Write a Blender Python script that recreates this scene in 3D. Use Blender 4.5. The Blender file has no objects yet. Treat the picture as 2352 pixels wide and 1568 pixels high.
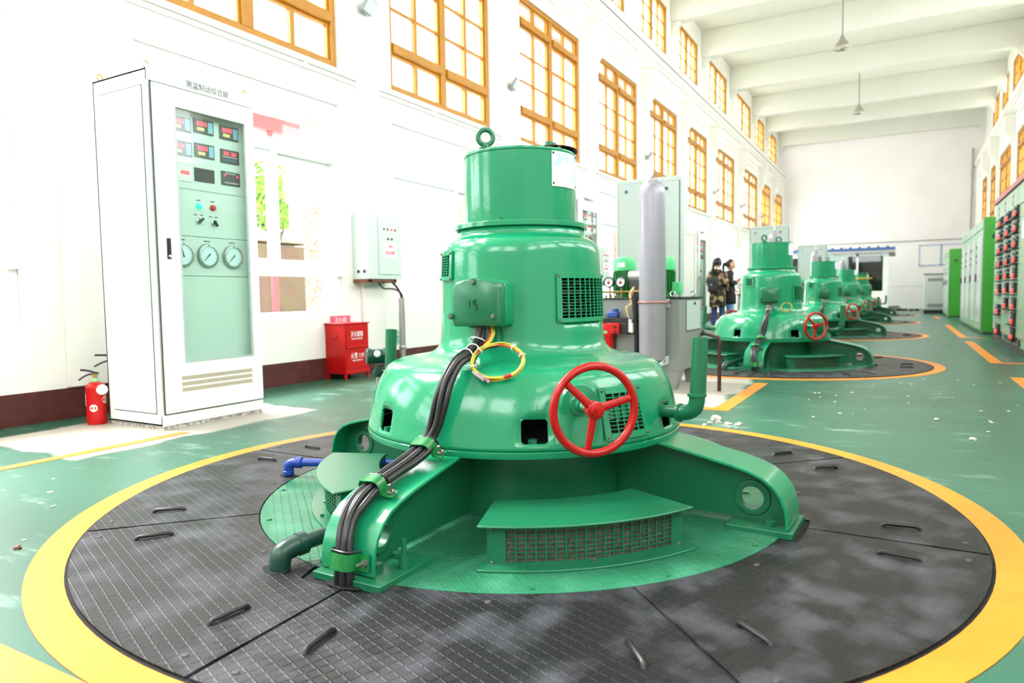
import bpy, bmesh, math, random
from mathutils import Vector, Matrix
random.seed(7)
R = math.radians
U = 0.8                      # whole scene scaled about the floor below the camera; units from image pixels (camera height 1 unit = 0.8 m)
scene = bpy.context.scene
COL = scene.collection

# ------------------------------------------------------------------ camera
FPX, PITCH, YAW, ROLL = 1583.4, 0.06549, -0.5152, -0.01454
cam_d = bpy.data.cameras.new('camera')
cam = bpy.data.objects.new('camera', cam_d); COL.objects.link(cam)
fwd = Vector((math.sin(YAW)*math.cos(PITCH), math.cos(YAW)*math.cos(PITCH), -math.sin(PITCH)))
rgt0 = Vector((math.cos(YAW), -math.sin(YAW), 0)); up0 = rgt0.cross(fwd)
rgt = rgt0*math.cos(ROLL)+up0*math.sin(ROLL); up = -rgt0*math.sin(ROLL)+up0*math.cos(ROLL)
mw = Matrix((rgt, up, -fwd)).transposed().to_4x4(); mw.translation = Vector((0, 0, 1))*U
cam.matrix_world = mw
cam_d.sensor_width = 36.0; cam_d.lens = FPX/2352*36.0
cam_d.clip_start = 0.05; cam_d.clip_end = 400
cam_d.dof.use_dof = True; cam_d.dof.focus_distance = 3.0*U*1.05; cam_d.dof.aperture_fstop = 3.2
scene.camera = cam

# ------------------------------------------------------------------ world (bright overcast sky) and exposure
W = bpy.data.worlds.new('sky'); scene.world = W; W.use_nodes = True
nt = W.node_tree; nt.nodes.clear()
wo = nt.nodes.new('ShaderNodeOutputWorld'); bg = nt.nodes.new('ShaderNodeBackground')
tc = nt.nodes.new('ShaderNodeTexCoord'); sx = nt.nodes.new('ShaderNodeSeparateXYZ')
cr = nt.nodes.new('ShaderNodeValToRGB')
cr.color_ramp.elements[0].position = 0.0; cr.color_ramp.elements[0].color = (0.86, 0.89, 0.92, 1)
cr.color_ramp.elements[1].position = 0.8; cr.color_ramp.elements[1].color = (0.97, 0.985, 1.0, 1)
nt.links.new(tc.outputs['Generated'], sx.inputs[0]); nt.links.new(sx.outputs['Z'], cr.inputs[0])
nt.links.new(cr.outputs[0], bg.inputs[0]); bg.inputs[1].default_value = 1.0
nt.links.new(bg.outputs[0], wo.inputs[0])
vs = scene.view_settings
vs.view_transform = 'Standard'; vs.look = 'None'; vs.gamma = 1.0; vs.use_curve_mapping = False
vs.exposure = 3.55
scene.cycles.max_bounces = 10; scene.cycles.diffuse_bounces = 6; scene.cycles.glossy_bounces = 4
scene.cycles.transparent_max_bounces = 16; scene.cycles.transmission_bounces = 4
scene.cycles.caustics_reflective = False; scene.cycles.caustics_refractive = False
scene.cycles.sample_clamp_indirect = 6.0
scene.cycles.use_denoising = True

# hazy sun behind the thin cloud, high over the left side
sd = bpy.data.lights.new('hazy_sun', 'SUN'); sd.energy = 2.6; sd.angle = R(30); sd.color = (1.0, 0.985, 0.96)
so_ = bpy.data.objects.new('hazy_sun', sd); COL.objects.link(so_)
so_.rotation_euler = Vector((-0.62, -0.08, 0.78)).to_track_quat('Z', 'Y').to_euler()
def portal(name, loc, rot, sx_, sy_):
    d = bpy.data.lights.new(name, 'AREA'); d.shape = 'RECTANGLE'; d.size = sx_*U; d.size_y = sy_*U
    d.cycles.is_portal = True
    o = bpy.data.objects.new(name, d); COL.objects.link(o); o.location = Vector(loc)*U; o.rotation_euler = rot
# daylight portals: they only tell the renderer where the sky comes in
portal('daylight_portal', (-6.75, 20, 3.7), (0, R(-90), 0), 5.9, 48)
portal('daylight_portal', (3.75, 20, 3.7), (0, R(90), 0), 5.9, 48)
portal('daylight_portal', (-7.1, 20, 9.25), (0, R(-90), 0), 1.8, 48)
portal('daylight_portal', (4.1, 20, 9.25), (0, R(90), 0), 1.8, 48)
portal('daylight_portal', (-1.5, -5.4, 5.3), (R(90), 0, 0), 6.0, 2.8)

# ------------------------------------------------------------------ materials
def s2l(c): return c/12.92 if c <= 0.04045 else ((c+0.055)/1.055)**2.4
def rgb(h):
    if isinstance(h, str): h = [int(h[i:i+2], 16) for i in (0, 2, 4)]
    return tuple(s2l(x/255) for x in h)+(1,)
MATS = {}
def mat(name, col, rough=0.5, metal=0.0, col2=None, nscale=6.0, namt=(0.4, 0.65), bump=0.0, bscale=40.0, emit=None, spec=0.5, coat=0.0, detail=4.0):
    if name in MATS: return MATS[name]
    m = bpy.data.materials.new(name); m.use_nodes = True; t = m.node_tree; n = t.nodes; L = t.links
    b = n['Principled BSDF']; b.inputs['Base Color'].default_value = rgb(col)
    b.inputs['Roughness'].default_value = rough; b.inputs['Metallic'].default_value = metal
    b.inputs['Specular IOR Level'].default_value = spec; b.inputs['Coat Weight'].default_value = coat
    g = n.new('ShaderNodeNewGeometry')
    if col2:
        nz = n.new('ShaderNodeTexNoise'); nz.inputs['Scale'].default_value = nscale; nz.inputs['Detail'].default_value = detail
        L.new(g.outputs['Position'], nz.inputs['Vector'])
        r = n.new('ShaderNodeValToRGB'); e = r.color_ramp.elements
        e[0].position, e[0].color = namt[0], rgb(col); e[1].position, e[1].color = namt[1], rgb(col2)
        L.new(nz.outputs['Fac'], r.inputs[0]); L.new(r.outputs[0], b.inputs['Base Color'])
    if bump:
        nb = n.new('ShaderNodeTexNoise'); nb.inputs['Scale'].default_value = bscale; nb.inputs['Detail'].default_value = 2
        L.new(g.outputs['Position'], nb.inputs['Vector'])
        bp = n.new('ShaderNodeBump'); bp.inputs['Strength'].default_value = bump; bp.inputs['Distance'].default_value = 0.01
        L.new(nb.outputs['Fac'], bp.inputs['Height']); L.new(bp.outputs[0], b.inputs['Normal'])
    if emit:
        b.inputs['Emission Color'].default_value = rgb(emit[0]); b.inputs['Emission Strength'].default_value = emit[1]
    MATS[name] = m; return m

def checker_mat(name, col, col2, rough, lift=0.9, k=14.0, rot=45):
    # rolled checker plate: crossing raised ribs as relief, colour only scuffed by noise
    m = mat(name, col, rough, 0.0, col2, 7.0, (0.46, 0.70), detail=9, spec=0.35)
    t = m.node_tree; n = t.nodes; L = t.links; b = n['Principled BSDF']
    g = n.new('ShaderNodeNewGeometry'); mp = n.new('ShaderNodeMapping')
    mp.inputs['Rotation'].default_value = (0, 0, R(rot)); mp.inputs['Scale'].default_value = (k, k, 0)
    L.new(g.outputs['Position'], mp.inputs[0]); sp = n.new('ShaderNodeSeparateXYZ'); L.new(mp.outputs[0], sp.inputs[0])
    def mth(op, a, bb=None, cl=False):
        q = n.new('ShaderNodeMath'); q.operation = op; q.use_clamp = cl
        for i, v in enumerate((a, bb)):
            if v is None: continue
            if isinstance(v, (int, float)): q.inputs[i].default_value = v
            else: L.new(v, q.inputs[i])
        return q.outputs[0]
    hs = []
    for a, o in (('X', 'Y'), ('Y', 'X')):
        f = mth('ABSOLUTE', mth('SUBTRACT', mth('FRACT', sp.outputs[a]), 0.5))
        rib = mth('SUBTRACT', 1.0, mth('MULTIPLY', f, 9.0), True)
        f2 = mth('ABSOLUTE', mth('SUBTRACT', mth('FRACT', sp.outputs[o]), 0.0))
        f2 = mth('ABSOLUTE', mth('SUBTRACT', f2, 0.5))
        gap = mth('MULTIPLY', f2, 6.0, True)
        hs.append(mth('MULTIPLY', rib, gap))
    hh = mth('MAXIMUM', hs[0], hs[1])
    bp = n.new('ShaderNodeBump'); bp.inputs['Strength'].default_value = lift; bp.inputs['Distance'].default_value = 0.004
    L.new(hh, bp.inputs['Height']); L.new(bp.outputs[0], b.inputs['Normal'])
    return m

def glass_mat(name, tint, refl=0.06):
    m = bpy.data.materials.new(name); m.use_nodes = True; t = m.node_tree; n = t.nodes; L = t.links; n.clear()
    o = n.new('ShaderNodeOutputMaterial'); mx = n.new('ShaderNodeMixShader'); tr = n.new('ShaderNodeBsdfTransparent'); gl = n.new('ShaderNodeBsdfGlossy')
    tr.inputs[0].default_value = tint; gl.inputs['Roughness'].default_value = 0.02
    lw = n.new('ShaderNodeLayerWeight'); lw.inputs[0].default_value = 0.5
    pw = n.new('ShaderNodeMath'); pw.operation = 'POWER'; pw.inputs[1].default_value = 4.0; L.new(lw.outputs['Facing'], pw.inputs[0])
    ma = n.new('ShaderNodeMath'); ma.operation = 'MULTIPLY_ADD'; ma.inputs[1].default_value = 0.25; ma.inputs[2].default_value = refl/2; L.new(pw.outputs[0], ma.inputs[0])
    L.new(ma.outputs[0], mx.inputs[0]); L.new(tr.outputs[0], mx.inputs[1]); L.new(gl.outputs[0], mx.inputs[2]); L.new(mx.outputs[0], o.inputs[0])
    MATS[name] = m; return m

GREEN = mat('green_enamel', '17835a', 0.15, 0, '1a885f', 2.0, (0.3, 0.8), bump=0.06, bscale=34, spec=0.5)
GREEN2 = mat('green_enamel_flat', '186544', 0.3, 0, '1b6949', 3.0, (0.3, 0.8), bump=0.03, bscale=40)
GREEN3 = mat('green_enamel_smooth', '17835a', 0.2, spec=0.45)
GDARK = mat('dark_green_paint', '123c31', 0.35)
GCLAMP = mat('bright_green_clamp', '0c7034', 0.25)
GPLATE = checker_mat('green_checker_plate', '256a4c', '3c8064', 0.38, 0.4, 34.0, 40)
BPLATE = checker_mat('black_checker_plate', '121215', '414148', 0.45, 0.38, 34.0, 20)
BLACK = mat('black_void', '0a0a0a', 0.9)
RUBBER = mat('black_cable_jacket', '1d1d1f', 0.33)
BLKPLA = mat('black_plastic', '18181a', 0.4)
RED = mat('red_wheel_paint', 'ae0c0b', 0.22, 0, '9c100e', 5, (0.3, 0.8), bump=0.05, bscale=60, coat=0.1, spec=0.4)
FRED = mat('red_fire_paint', 'bc0e10', 0.32, spec=0.35)
YELLOWW = mat('yellow_wire', 'b8a636', 0.4)
REDW = mat('red_wire', 'b81c1c', 0.4)
WHITEP = mat('white_plastic', 'e8e8e4', 0.5)
STEEL = mat('zinc_steel', 'a8a8a6', 0.35, 0.8)
CHROME = mat('chrome', 'd0d2d4', 0.12, 1.0)
BOLT = mat('worn_bolt', '6d7a70', 0.4, 0.6, '8a6a5c', 60, (0.5, 0.7))
CAB = mat('pale_cabinet_paint', 'e4ece6', 0.42)
CAB2 = mat('grey_green_cabinet_paint', 'adbcb6', 0.45)
CABD = mat('grey_tank_paint', '7f8482', 0.5)
PANEL = mat('mint_panel', 'ced8d3', 0.5)
SILVER = mat('silver_paint', '8b8a93', 0.35, 0.3)
WALL = mat('white_plaster', 'eceae4', 0.85, 0, 'e6e4de', 0.7, (0.35, 0.8), bump=0.05, bscale=12)
CEIL = mat('ceiling_plaster', 'dcded6', 0.9, 0, 'd6d9cf', 0.4, (0.35, 0.8))
ENDW = mat('end_wall_plaster', 'efebec', 0.9, 0, 'e4e0e0', 0.9, (0.45, 0.85), detail=6)
MAROON = mat('maroon_skirting_paint', '4a1613', 0.6, 0, '5e2a26', 9, (0.45, 0.8), bump=0.1)
WOODY = mat('ochre_window_paint', 'b07809', 0.4, 0, 'a06a07', 8, (0.3, 0.8))
ALU = mat('white_window_profile', 'e4e8e8', 0.4)
GLASS = glass_mat('window_glass', (0.97, 0.98, 0.98, 1))
GLASSC = glass_mat('cabinet_glass', (0.9, 0.97, 0.94, 1))
YPAINT = mat('yellow_floor_paint', 'dc7e10', 0.42, 0, 'de881c', 5, (0.4, 0.7))
CONC = mat('worn_concrete', 'a09890', 0.7, 0, '86807a', 3, (0.4, 0.7))
BLUEP = mat('blue_pipe_paint', '173a94', 0.3)
RUST = mat('rusty_steel', '7a4a38', 0.7, 0, '5c352a', 20, (0.4, 0.7))
BRICKR = mat('red_brown_pipe_paint', '3c1512', 0.4)
LIME = mat('bright_green_cabinet', '36982a', 0.4)
SWG = mat('pale_green_switchgear', '7ba383', 0.3)
SWW = mat('grey_door_panel', 'b0b8b4', 0.25)
MOTOR = mat('motor_green', '1a7a32', 0.35)
LAMPR = mat('lit_red_lamp', 'ff2020', 0.4, emit=('ff2418', 0.5))
LEDR = mat('red_led_digits', 'ff3040', 0.4, emit=('ff2a38', 0.35))
LEDG = mat('lit_green_lamp', '22d6a0', 0.3, emit=('18e0a8', 0.12))
DARKG = mat('dark_grey_plastic', '3c3c40', 0.4)
INK = mat('grey_ink', '4a4e4c', 0.7)
WHITEI = mat('white_ink', 'f4f4f2', 0.6)
PINKI = mat('red_ink', 'd81e5a', 0.7)
SIGNG = mat('exit_sign_green', '0f8f7c', 0.4)
DIAL = mat('gauge_dial', 'd6e4ec', 0.4)
PAPER = mat('paper', 'eceae8', 0.8)
BLUEF = mat('blue_frame', 'a9bcdc', 0.6)
BLUER = mat('blue_roof_edge', '3a5f9e', 0.6)
GRANITE = mat('pink_granite_render', 'b06a58', 0.9, 0, 'd6b4a8', 38, (0.42, 0.62), detail=6)
RETAIN = mat('mossy_retaining_wall', '75675e', 0.95, 0, '77765c', 2.2, (0.4, 0.65), detail=8)
RETAIN2 = mat('weathered_concrete', 'b0a894', 0.95, 0, '857c6c', 2.5, (0.4, 0.7), detail=8)
LEAF = mat('leaf_green', '5c8a2a', 0.6, 0, '8fb048', 3, (0.4, 0.7))
BARK = mat('bark', '4a4038', 0.9)
GROUND = mat('outside_ground', 'b9b8b0', 0.95)

def floor_mat():
    m = mat('green_floor_paint', '205240', 0.36, 0, '2b6450', 0.9, (0.35, 0.8), detail=8, spec=0.5)
    t = m.node_tree; n = t.nodes; L = t.links; b = n['Principled BSDF']
    base = b.inputs['Base Color'].links[0].from_socket
    g = n.new('ShaderNodeNewGeometry')
    # pale scuffs
    mp = n.new('ShaderNodeMapping'); mp.inputs['Scale'].default_value = (1.6, 4.5, 1); L.new(g.outputs['Position'], mp.inputs[0])
    nz = n.new('ShaderNodeTexNoise'); nz.inputs['Scale'].default_value = 1.6; nz.inputs['Detail'].default_value = 9; nz.inputs['Roughness'].default_value = 0.68
    L.new(mp.outputs[0], nz.inputs['Vector'])
    r = n.new('ShaderNodeValToRGB'); r.color_ramp.elements[0].position = 0.56; r.color_ramp.elements[1].position = 0.74
    r.color_ramp.elements[1].color = (0.55, 0.55, 0.55, 1); L.new(nz.outputs['Fac'], r.inputs[0])
    mx = n.new('ShaderNodeMix'); mx.data_type = 'RGBA'; L.new(r.outputs[0], mx.inputs[0]); L.new(base, mx.inputs[6]); mx.inputs[7].default_value = rgb('a5c0b4')
    cur = mx.outputs[2]
    # worn bare concrete round the cabinet and in the pump bay
    sp = n.new('ShaderNodeSeparateXYZ'); L.new(g.outputs['Position'], sp.inputs[0])
    n2 = n.new('ShaderNodeTexNoise'); n2.inputs['Scale'].default_value = 2.5; n2.inputs['Detail'].default_value = 6; L.new(g.outputs['Position'], n2.inputs['Vector'])
    def mth(op, a, bb=None, cl=False):
        q = n.new('ShaderNodeMath'); q.operation = op; q.use_clamp = cl
        for i, v in enumerate((a, bb)):
            if v is None: continue
            if isinstance(v, (int, float)): q.inputs[i].default_value = v
            else: L.new(v, q.inputs[i])
        return q.outputs[0]
    masks = []
    for (x0, x1, y0, y1) in ((-3.6, -1.42, 6.1, 8.6), (-5.85, -4.55, 2.4, 4.55), (-3.6, -1.42, 13.0, 15.6)):
        dx = mth('SUBTRACT', mth('ABSOLUTE', mth('SUBTRACT', sp.outputs['X'], (x0+x1)/2*U)), (x1-x0)/2*U)
        dy = mth('SUBTRACT', mth('ABSOLUTE', mth('SUBTRACT', sp.outputs['Y'], (y0+y1)/2*U)), (y1-y0)/2*U)
        d = mth('MAXIMUM', dx, dy)
        d = mth('ADD', d, mth('MULTIPLY', mth('SUBTRACT', n2.outputs['Fac'], 0.5), 0.35))
        masks.append(mth('MULTIPLY', mth('MULTIPLY', d, -22.0), 1.0, True))
    mk = mth('MAXIMUM', mth('MAXIMUM', masks[0], masks[1]), masks[2])
    mx2 = n.new('ShaderNodeMix'); mx2.data_type = 'RGBA'; L.new(mk, mx2.inputs[0]); L.new(cur, mx2.inputs[6]); mx2.inputs[7].default_value = rgb('b2aaa0')
    L.new(mx2.outputs[2], b.inputs['Base Color'])
    return m
FLOOR = floor_mat()

# ------------------------------------------------------------------ mesh builder (all numbers in camera-height units, most worked out from image pixels)
def frames(pts, closed=False):
    P = [Vector(p) for p in pts]; n = len(P); T = []
    for i in range(n):
        a = P[(i-1) % n] if (closed or i > 0) else P[i]; b = P[(i+1) % n] if (closed or i < n-1) else P[i]
        T.append((b-a).normalized())
    u = T[0].orthogonal().normalized(); out = []
    for i in range(n):
        if i: 
            ax = T[i-1].cross(T[i])
            if ax.length > 1e-8: u = Matrix.Rotation(T[i-1].angle(T[i]), 3, ax.normalized()) @ u
        u = (u-T[i]*u.dot(T[i])).normalized(); out.append((P[i], u, T[i].cross(u)))
    return out
def smooth_path(pts, k=6):
    P = [Vector(p) for p in pts]; out = []
    for i in range(len(P)-1):
        p0 = P[max(i-1, 0)]; p1 = P[i]; p2 = P[i+1]; p3 = P[min(i+2, len(P)-1)]
        for j in range(k):
            t = j/k
            out.append(0.5*((2*p1)+(-p0+p2)*t+(2*p0-5*p1+4*p2-p3)*t*t+(-p0+3*p1-3*p2+p3)*t**3))
    out.append(P[-1]); return out
class MB:
    def __init__(s): s.v = []; s.f = []
    def add(s, vs_, fs):
        o = len(s.v); s.v += [tuple(v) for v in vs_]; s.f += [tuple(i+o for i in f) for f in fs]; return s
    def box(s, x0, y0, z0, x1, y1, z1):
        return s.add([(x0,y0,z0),(x1,y0,z0),(x1,y1,z0),(x0,y1,z0),(x0,y0,z1),(x1,y0,z1),(x1,y1,z1),(x0,y1,z1)],
                     [(3,2,1,0),(4,5,6,7),(0,1,5,4),(1,2,6,5),(2,3,7,6),(3,0,4,7)])
    def obox(s, c, a, b, d):
        c, a, b, d = map(Vector, (c, a, b, d)); vs_ = [c+a*i+b*j+d*k for k in (-1, 1) for (i, j) in ((-1,-1),(1,-1),(1,1),(-1,1))]
        return s.add(vs_, [(3,2,1,0),(4,5,6,7),(0,1,5,4),(1,2,6,5),(2,3,7,6),(3,0,4,7)])
    def tube(s, pts, r, n=10, closed=False):
        F = frames(pts, closed); vs_ = []; fs = []
        for i, (p, u, v) in enumerate(F):
            rr = r[i] if isinstance(r, (list, tuple)) else r
            for k in range(n): a = 2*math.pi*k/n; vs_.append(p+u*(rr*math.cos(a))+v*(rr*math.sin(a)))
        m = len(F)
        for i in range(m if closed else m-1):
            for k in range(n): fs.append((i*n+k, i*n+(k+1) % n, ((i+1) % m)*n+(k+1) % n, ((i+1) % m)*n+k))
        if not closed: fs.append(tuple(range(n-1, -1, -1))); fs.append(tuple(range((m-1)*n, m*n)))
        return s.add(vs_, fs)
    def cyl(s, a, b, r, n=16, r2=None): return s.tube([a, b], [r, r if r2 is None else r2], n)
    def lathe(s, prof, c=(0, 0, 0), n=32, axis=None, capped=True):
        # prof: (r, h) along axis
        ax = Vector(axis or (0, 0, 1)).normalized(); u = ax.orthogonal().normalized(); w = ax.cross(u); c = Vector(c)
        vs_ = []; fs = []
        for (r, h) in prof:
            for k in range(n): a = 2*math.pi*k/n; vs_.append(c+ax*h+u*(r*math.cos(a))+w*(r*math.sin(a)))
        for i in range(len(prof)-1):
            for k in range(n): fs.append((i*n+k, i*n+(k+1) % n, (i+1)*n+(k+1) % n, (i+1)*n+k))
        if capped:
            fs.append(tuple(range(n-1, -1, -1))); fs.append(tuple(range((len(prof)-1)*n, len(prof)*n)))
        return s.add(vs_, fs)
    def ring(s, r0, r1, z0, z1, a0=0, a1=360, n=48, c=(0, 0)):
        full = abs(a1-a0) >= 359.9; m = n if full else n+1; vs_ = []; fs = []
        for k in range(m):
            a = R(a0+(a1-a0)*k/n); cc, ss = math.cos(a), math.sin(a)
            vs_ += [(c[0]+r0*cc, c[1]+r0*ss, z0), (c[0]+r1*cc, c[1]+r1*ss, z0), (c[0]+r1*cc, c[1]+r1*ss, z1), (c[0]+r0*cc, c[1]+r0*ss, z1)]
        for k in range(n):
            i, j = 4*k, 4*((k+1) % m)
            fs += [(i, j, j+1, i+1), (i+1, j+1, j+2, i+2), (i+2, j+2, j+3, i+3), (i+3, j+3, j, i)]
        if not full: fs += [(0, 1, 2, 3), (4*n+3, 4*n+2, 4*n+1, 4*n)]
        return s.add(vs_, fs)
    def prism(s, poly, ex):
        # poly: 3D points, extruded by ex
        n = len(poly); ex = Vector(ex); A = [Vector(p) for p in poly]; B = [p+ex for p in A]
        return s.add(A+B, [tuple(range(n-1, -1, -1)), tuple(range(n, 2*n))]+[(i, (i+1) % n, n+(i+1) % n, n+i) for i in range(n)])
    def patch(s, S, a0, a1, t0, t1, o0, o1, na=None):
        na = na or max(1, int(abs(a1-a0)/3.0+0.99)); vs_ = []; fs = []
        for k in range(na+1):
            a = a0+(a1-a0)*k/na
            vs_ += [S(a, t0, o0), S(a, t1, o0), S(a, t1, o1), S(a, t0, o1)]
        for k in range(na):
            i, j = 4*k, 4*k+4
            fs += [(i, j, j+1, i+1), (i+1, j+1, j+2, i+2), (i+2, j+2, j+3, i+3), (i+3, j+3, j, i)]
        fs += [(0, 1, 2, 3), (4*na+3, 4*na+2, 4*na+1, 4*na)]
        return s.add(vs_, fs)
    def mesh(s, name, m, flat=False, sharp=38):
        me = bpy.data.meshes.new(name); me.from_pydata([(x*U, y*U, z*U) for x, y, z in s.v], [], s.f)
        bm = bmesh.new(); bm.from_mesh(me); bmesh.ops.recalc_face_normals(bm, faces=bm.faces); bm.to_mesh(me); bm.free()
        if m: me.materials.append(m)
        if not flat:
            me.shade_smooth(); me.set_sharp_from_angle(angle=R(sharp))
        return me
    def build(s, name, m, parent=None, loc=(0, 0, 0), bevel=0, flat=False, sharp=38):
        return put(name, s.mesh(name, m, flat, sharp), parent, loc, bevel)
KIDS = {}
def adopt(o, parent):
    o.parent = parent; KIDS.setdefault(parent.name, []).append(o)
def put(name, me, parent=None, loc=(0, 0, 0), bevel=0):
    o = bpy.data.objects.new(name, me); COL.objects.link(o); o.location = Vector(loc)*U
    if parent: adopt(o, parent)
    if bevel:
        b = o.modifiers.new('bevel', 'BEVEL'); b.width = bevel*U; b.segments = 2; b.limit_method = 'ANGLE'; b.angle_limit = R(40); b.harden_normals = False
    return o
def tag(o, label=None, cat=None, group=None, kind=None):
    if label: o['label'] = label
    if cat: o['category'] = cat
    if group: o['group'] = group
    if kind: o['kind'] = kind
    return o
def empty(name, loc=(0, 0, 0), rz=0.0, parent=None):
    o = bpy.data.objects.new(name, None); COL.objects.link(o); o.location = Vector(loc)*U; o.rotation_euler = (0, 0, rz); o.empty_display_size = 0.1
    if parent: adopt(o, parent)
    return o
def thing(name, label, cat, loc=(0, 0, 0), group=None, rz=0.0): return tag(empty(name, loc, rz), label, cat, group)
def copy_tree(o, parent=None):
    c = o.copy(); COL.objects.link(c)
    if parent is not None: adopt(c, parent)
    for ch in list(KIDS.get(o.name, [])): copy_tree(ch, c)
    return c
def dup(o, dloc, label=None):
    c = copy_tree(o); c.location = o.location+Vector(dloc)*U
    if label: c['label'] = label
    return c
def text(name, body, size, m, origin, xdir, ydir, parent=None, depth=0.0015, align='CENTER', sx_=1.0):
    cu = bpy.data.curves.new(name, 'FONT'); cu.body = body; cu.size = size*U; cu.align_x = align; cu.align_y = 'CENTER'; cu.extrude = depth*U
    tmp = bpy.data.objects.new(name, cu); COL.objects.link(tmp)
    dg = bpy.context.evaluated_depsgraph_get(); me = bpy.data.meshes.new_from_object(tmp.evaluated_get(dg))
    bpy.data.objects.remove(tmp); me.name = name
    X = Vector(xdir).normalized(); Y = Vector(ydir).normalized(); Z = X.cross(Y)
    M4 = Matrix((X*sx_, Y, Z)).transposed().to_4x4(); me.transform(M4)
    me.materials.clear(); me.materials.append(m)
    return put(name, me, parent, origin)
def pol(r, az, z=0.0): return Vector((r*math.cos(R(az)), r*math.sin(R(az)), z))
# ================================================================== THE SETTING
WINS = [(-3.6, -0.9), (0.2, 2.95), (4.0, 6.7), (7.74, 10.42), (11.5, 14.25), (15.32, 18.03), (19.1, 21.8), (23.0, 25.6), (26.95, 30.3), (32.2, 35.6), (36.8, 39.4), (40.6, 43.5)]
RWINS = [(-3.6, -0.9), (-0.2, 2.5), (3.4, 6.1), (7.2, 9.9), (11.0, 13.7), (14.8, 17.5), (18.6, 21.3), (22.3, 24.9), (26.0, 29.3), (30.7, 34.1), (35.2, 37.4), (38.5, 41.0)]
YA, YB, YE = -5.0, 44.6, 44.6
XL, XR = -6.26, 3.3
ZB, ZC = 9.65, 10.6

fl = MB().box(XL-0.4, YA, -0.12, XR+0.4, YB+0.3, 0).build('floor', FLOOR, flat=True); tag(fl, kind='structure')

def wall(name, x0, x1, wins, bands, m):
    b = MB(); edges = [YA]
    for a, c in wins: edges += [a, c]
    edges.append(YB)
    for z0, z1, op in bands:
        if not op: b.box(x0, YA, z0, x1, YB, z1)
        else:
            for i in range(0, len(edges), 2): b.box(x0, edges[i], z0, x1, edges[i+1], z1)
    return tag(b.build(name, m, flat=True), kind='structure')
BANDS = [(0, 0.78, 0), (0.78, 3.45, 1), (3.45, 3.9, 0), (3.9, 6.58, 1), (6.58, 8.0, 0)]
wl = wall('wall_left', XL-0.4, XL, WINS, BANDS, WALL)
wr = wall('wall_right', XR, XR+0.4, RWINS, [(0, 3.9, 0), (3.9, 6.3, 1), (6.3, 8.0, 0)], WALL)
bk = MB().box(XL-0.7, YA-0.3, 0, XR+0.7, YA, 3.9); bk.box(XL-0.7, YA-0.3, 6.6, XR+0.7, YA, ZC)
for a, c in ((XL-0.7, -4.4), (-1.9, -1.1), (1.4, XR+0.7)): bk.box(a, YA-0.3, 3.9, c, YA, 6.6)
tag(bk.build('wall_back', WALL, flat=True), kind='structure')
CB = [(8.0, 8.47, 0), (8.47, 9.95, 1), (9.95, ZC, 0)]
wall('wall_left_upper', XL-0.7, XL-0.34, WINS, CB, WALL)
wall('wall_right_upper', XR+0.34, XR+0.7, RWINS, CB, WALL)
tag(MB().box(XL-0.7, YB, 0, XR+0.7, YB+0.3, ZC).build('wall_end', ENDW, flat=True), kind='structure')
tag(MB().box(XL-0.7, YA, ZC, XR+0.7, YB+0.3, ZC+0.25).build('ceiling', CEIL, flat=True), kind='structure')
BEAMS = [-0.4, 3.45, 7.2, 11.0, 14.8, 18.55, 22.4, 26.3, 31.1, 36.2, 40.0, 44.35]
for i, y in enumerate(BEAMS):
    b = MB().box(XL-0.34, y-0.2, ZB, XR+0.34, y+0.2, ZC)
    for x, sg in ((XL-0.34, 1), (XR+0.34, -1)):   # haunches where the beam meets the wall
        b.prism([(x, y-0.16, ZB), (x+sg*0.3, y-0.16, ZB), (x, y-0.16, ZB-0.4)], (0, 0.32, 0))
    tag(b.build('beam', CEIL, flat=True, bevel=0.02), kind='structure', label='white plastered concrete ceiling beam')
# crane ledges, capitals on the piers and mouldings over the windows
for nm, x, sg, wins in (('left', XL, 1, WINS), ('right', XR, -1, RWINS)):
    b = MB().box(min(x-sg*0.34, x+sg*0.10), YA, 7.55, max(x-sg*0.34, x+sg*0.10), YB, 7.72)
    b.box(min(x, x+sg*0.06), YA, 7.44, max(x, x+sg*0.06), YB, 7.55)
    tag(b.build('trim_1_'+nm, WALL, flat=True, bevel=0.01), kind='structure')
    pe = [(wins[i][1]+wins[i+1][0])/2 for i in range(len(wins)-1)]
    for i, y in enumerate(pe):
        prof = [(x, 5.95), (x+sg*0.06, 6.02), (x+sg*0.10, 6.14), (x+sg*0.20, 6.32), (x+sg*0.30, 6.42), (x+sg*0.32, 6.55), (x+sg*0.32, 7.2), (x, 7.2)]
        b = MB().prism([(px, y-0.2, pz) for px, pz in prof], (0, 0.4, 0))
        b.box(min(x, x+sg*0.36), y-0.24, 7.06, max(x, x+sg*0.36), y+0.24, 7.2)
        b.box(min(x, x+sg*0.05), y-0.22, 0.27, max(x, x+sg*0.05), y+0.22, 6.1)
        tag(b.build('pier_capital', WALL, bevel=0.012), kind='structure')
    for i, (a, c) in enumerate(wins):
        b = MB()
        for z in (6.86, 7.12): b.box(min(x, x+sg*0.035), a-0.1, z, max(x, x+sg*0.035), c+0.1, z+0.05)
        for yy in (a-0.1, c+0.05): b.box(min(x, x+sg*0.035), yy, 6.91, max(x, x+sg*0.035), yy+0.05, 7.12)
        tag(b.build('window_moulding', WALL, flat=True), kind='structure')
# maroon skirting
b = MB().box(XL, YA, 0, XL+0.012, YB, 0.265)
tag(b.build('baseboard_left', MAROON, flat=True), kind='structure')
tag(MB().box(XR-0.012, YA, 0, XR, YB, 0.265).build('baseboard_right', MAROON, flat=True), kind='structure')
# roof slabs' eave outside, seen through the top panes
tag(MB().box(XL-0.62, YA, 6.66, XL-0.4, YB, 6.8).build('trim_2_eave', CONC, flat=True), kind='structure')

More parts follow.
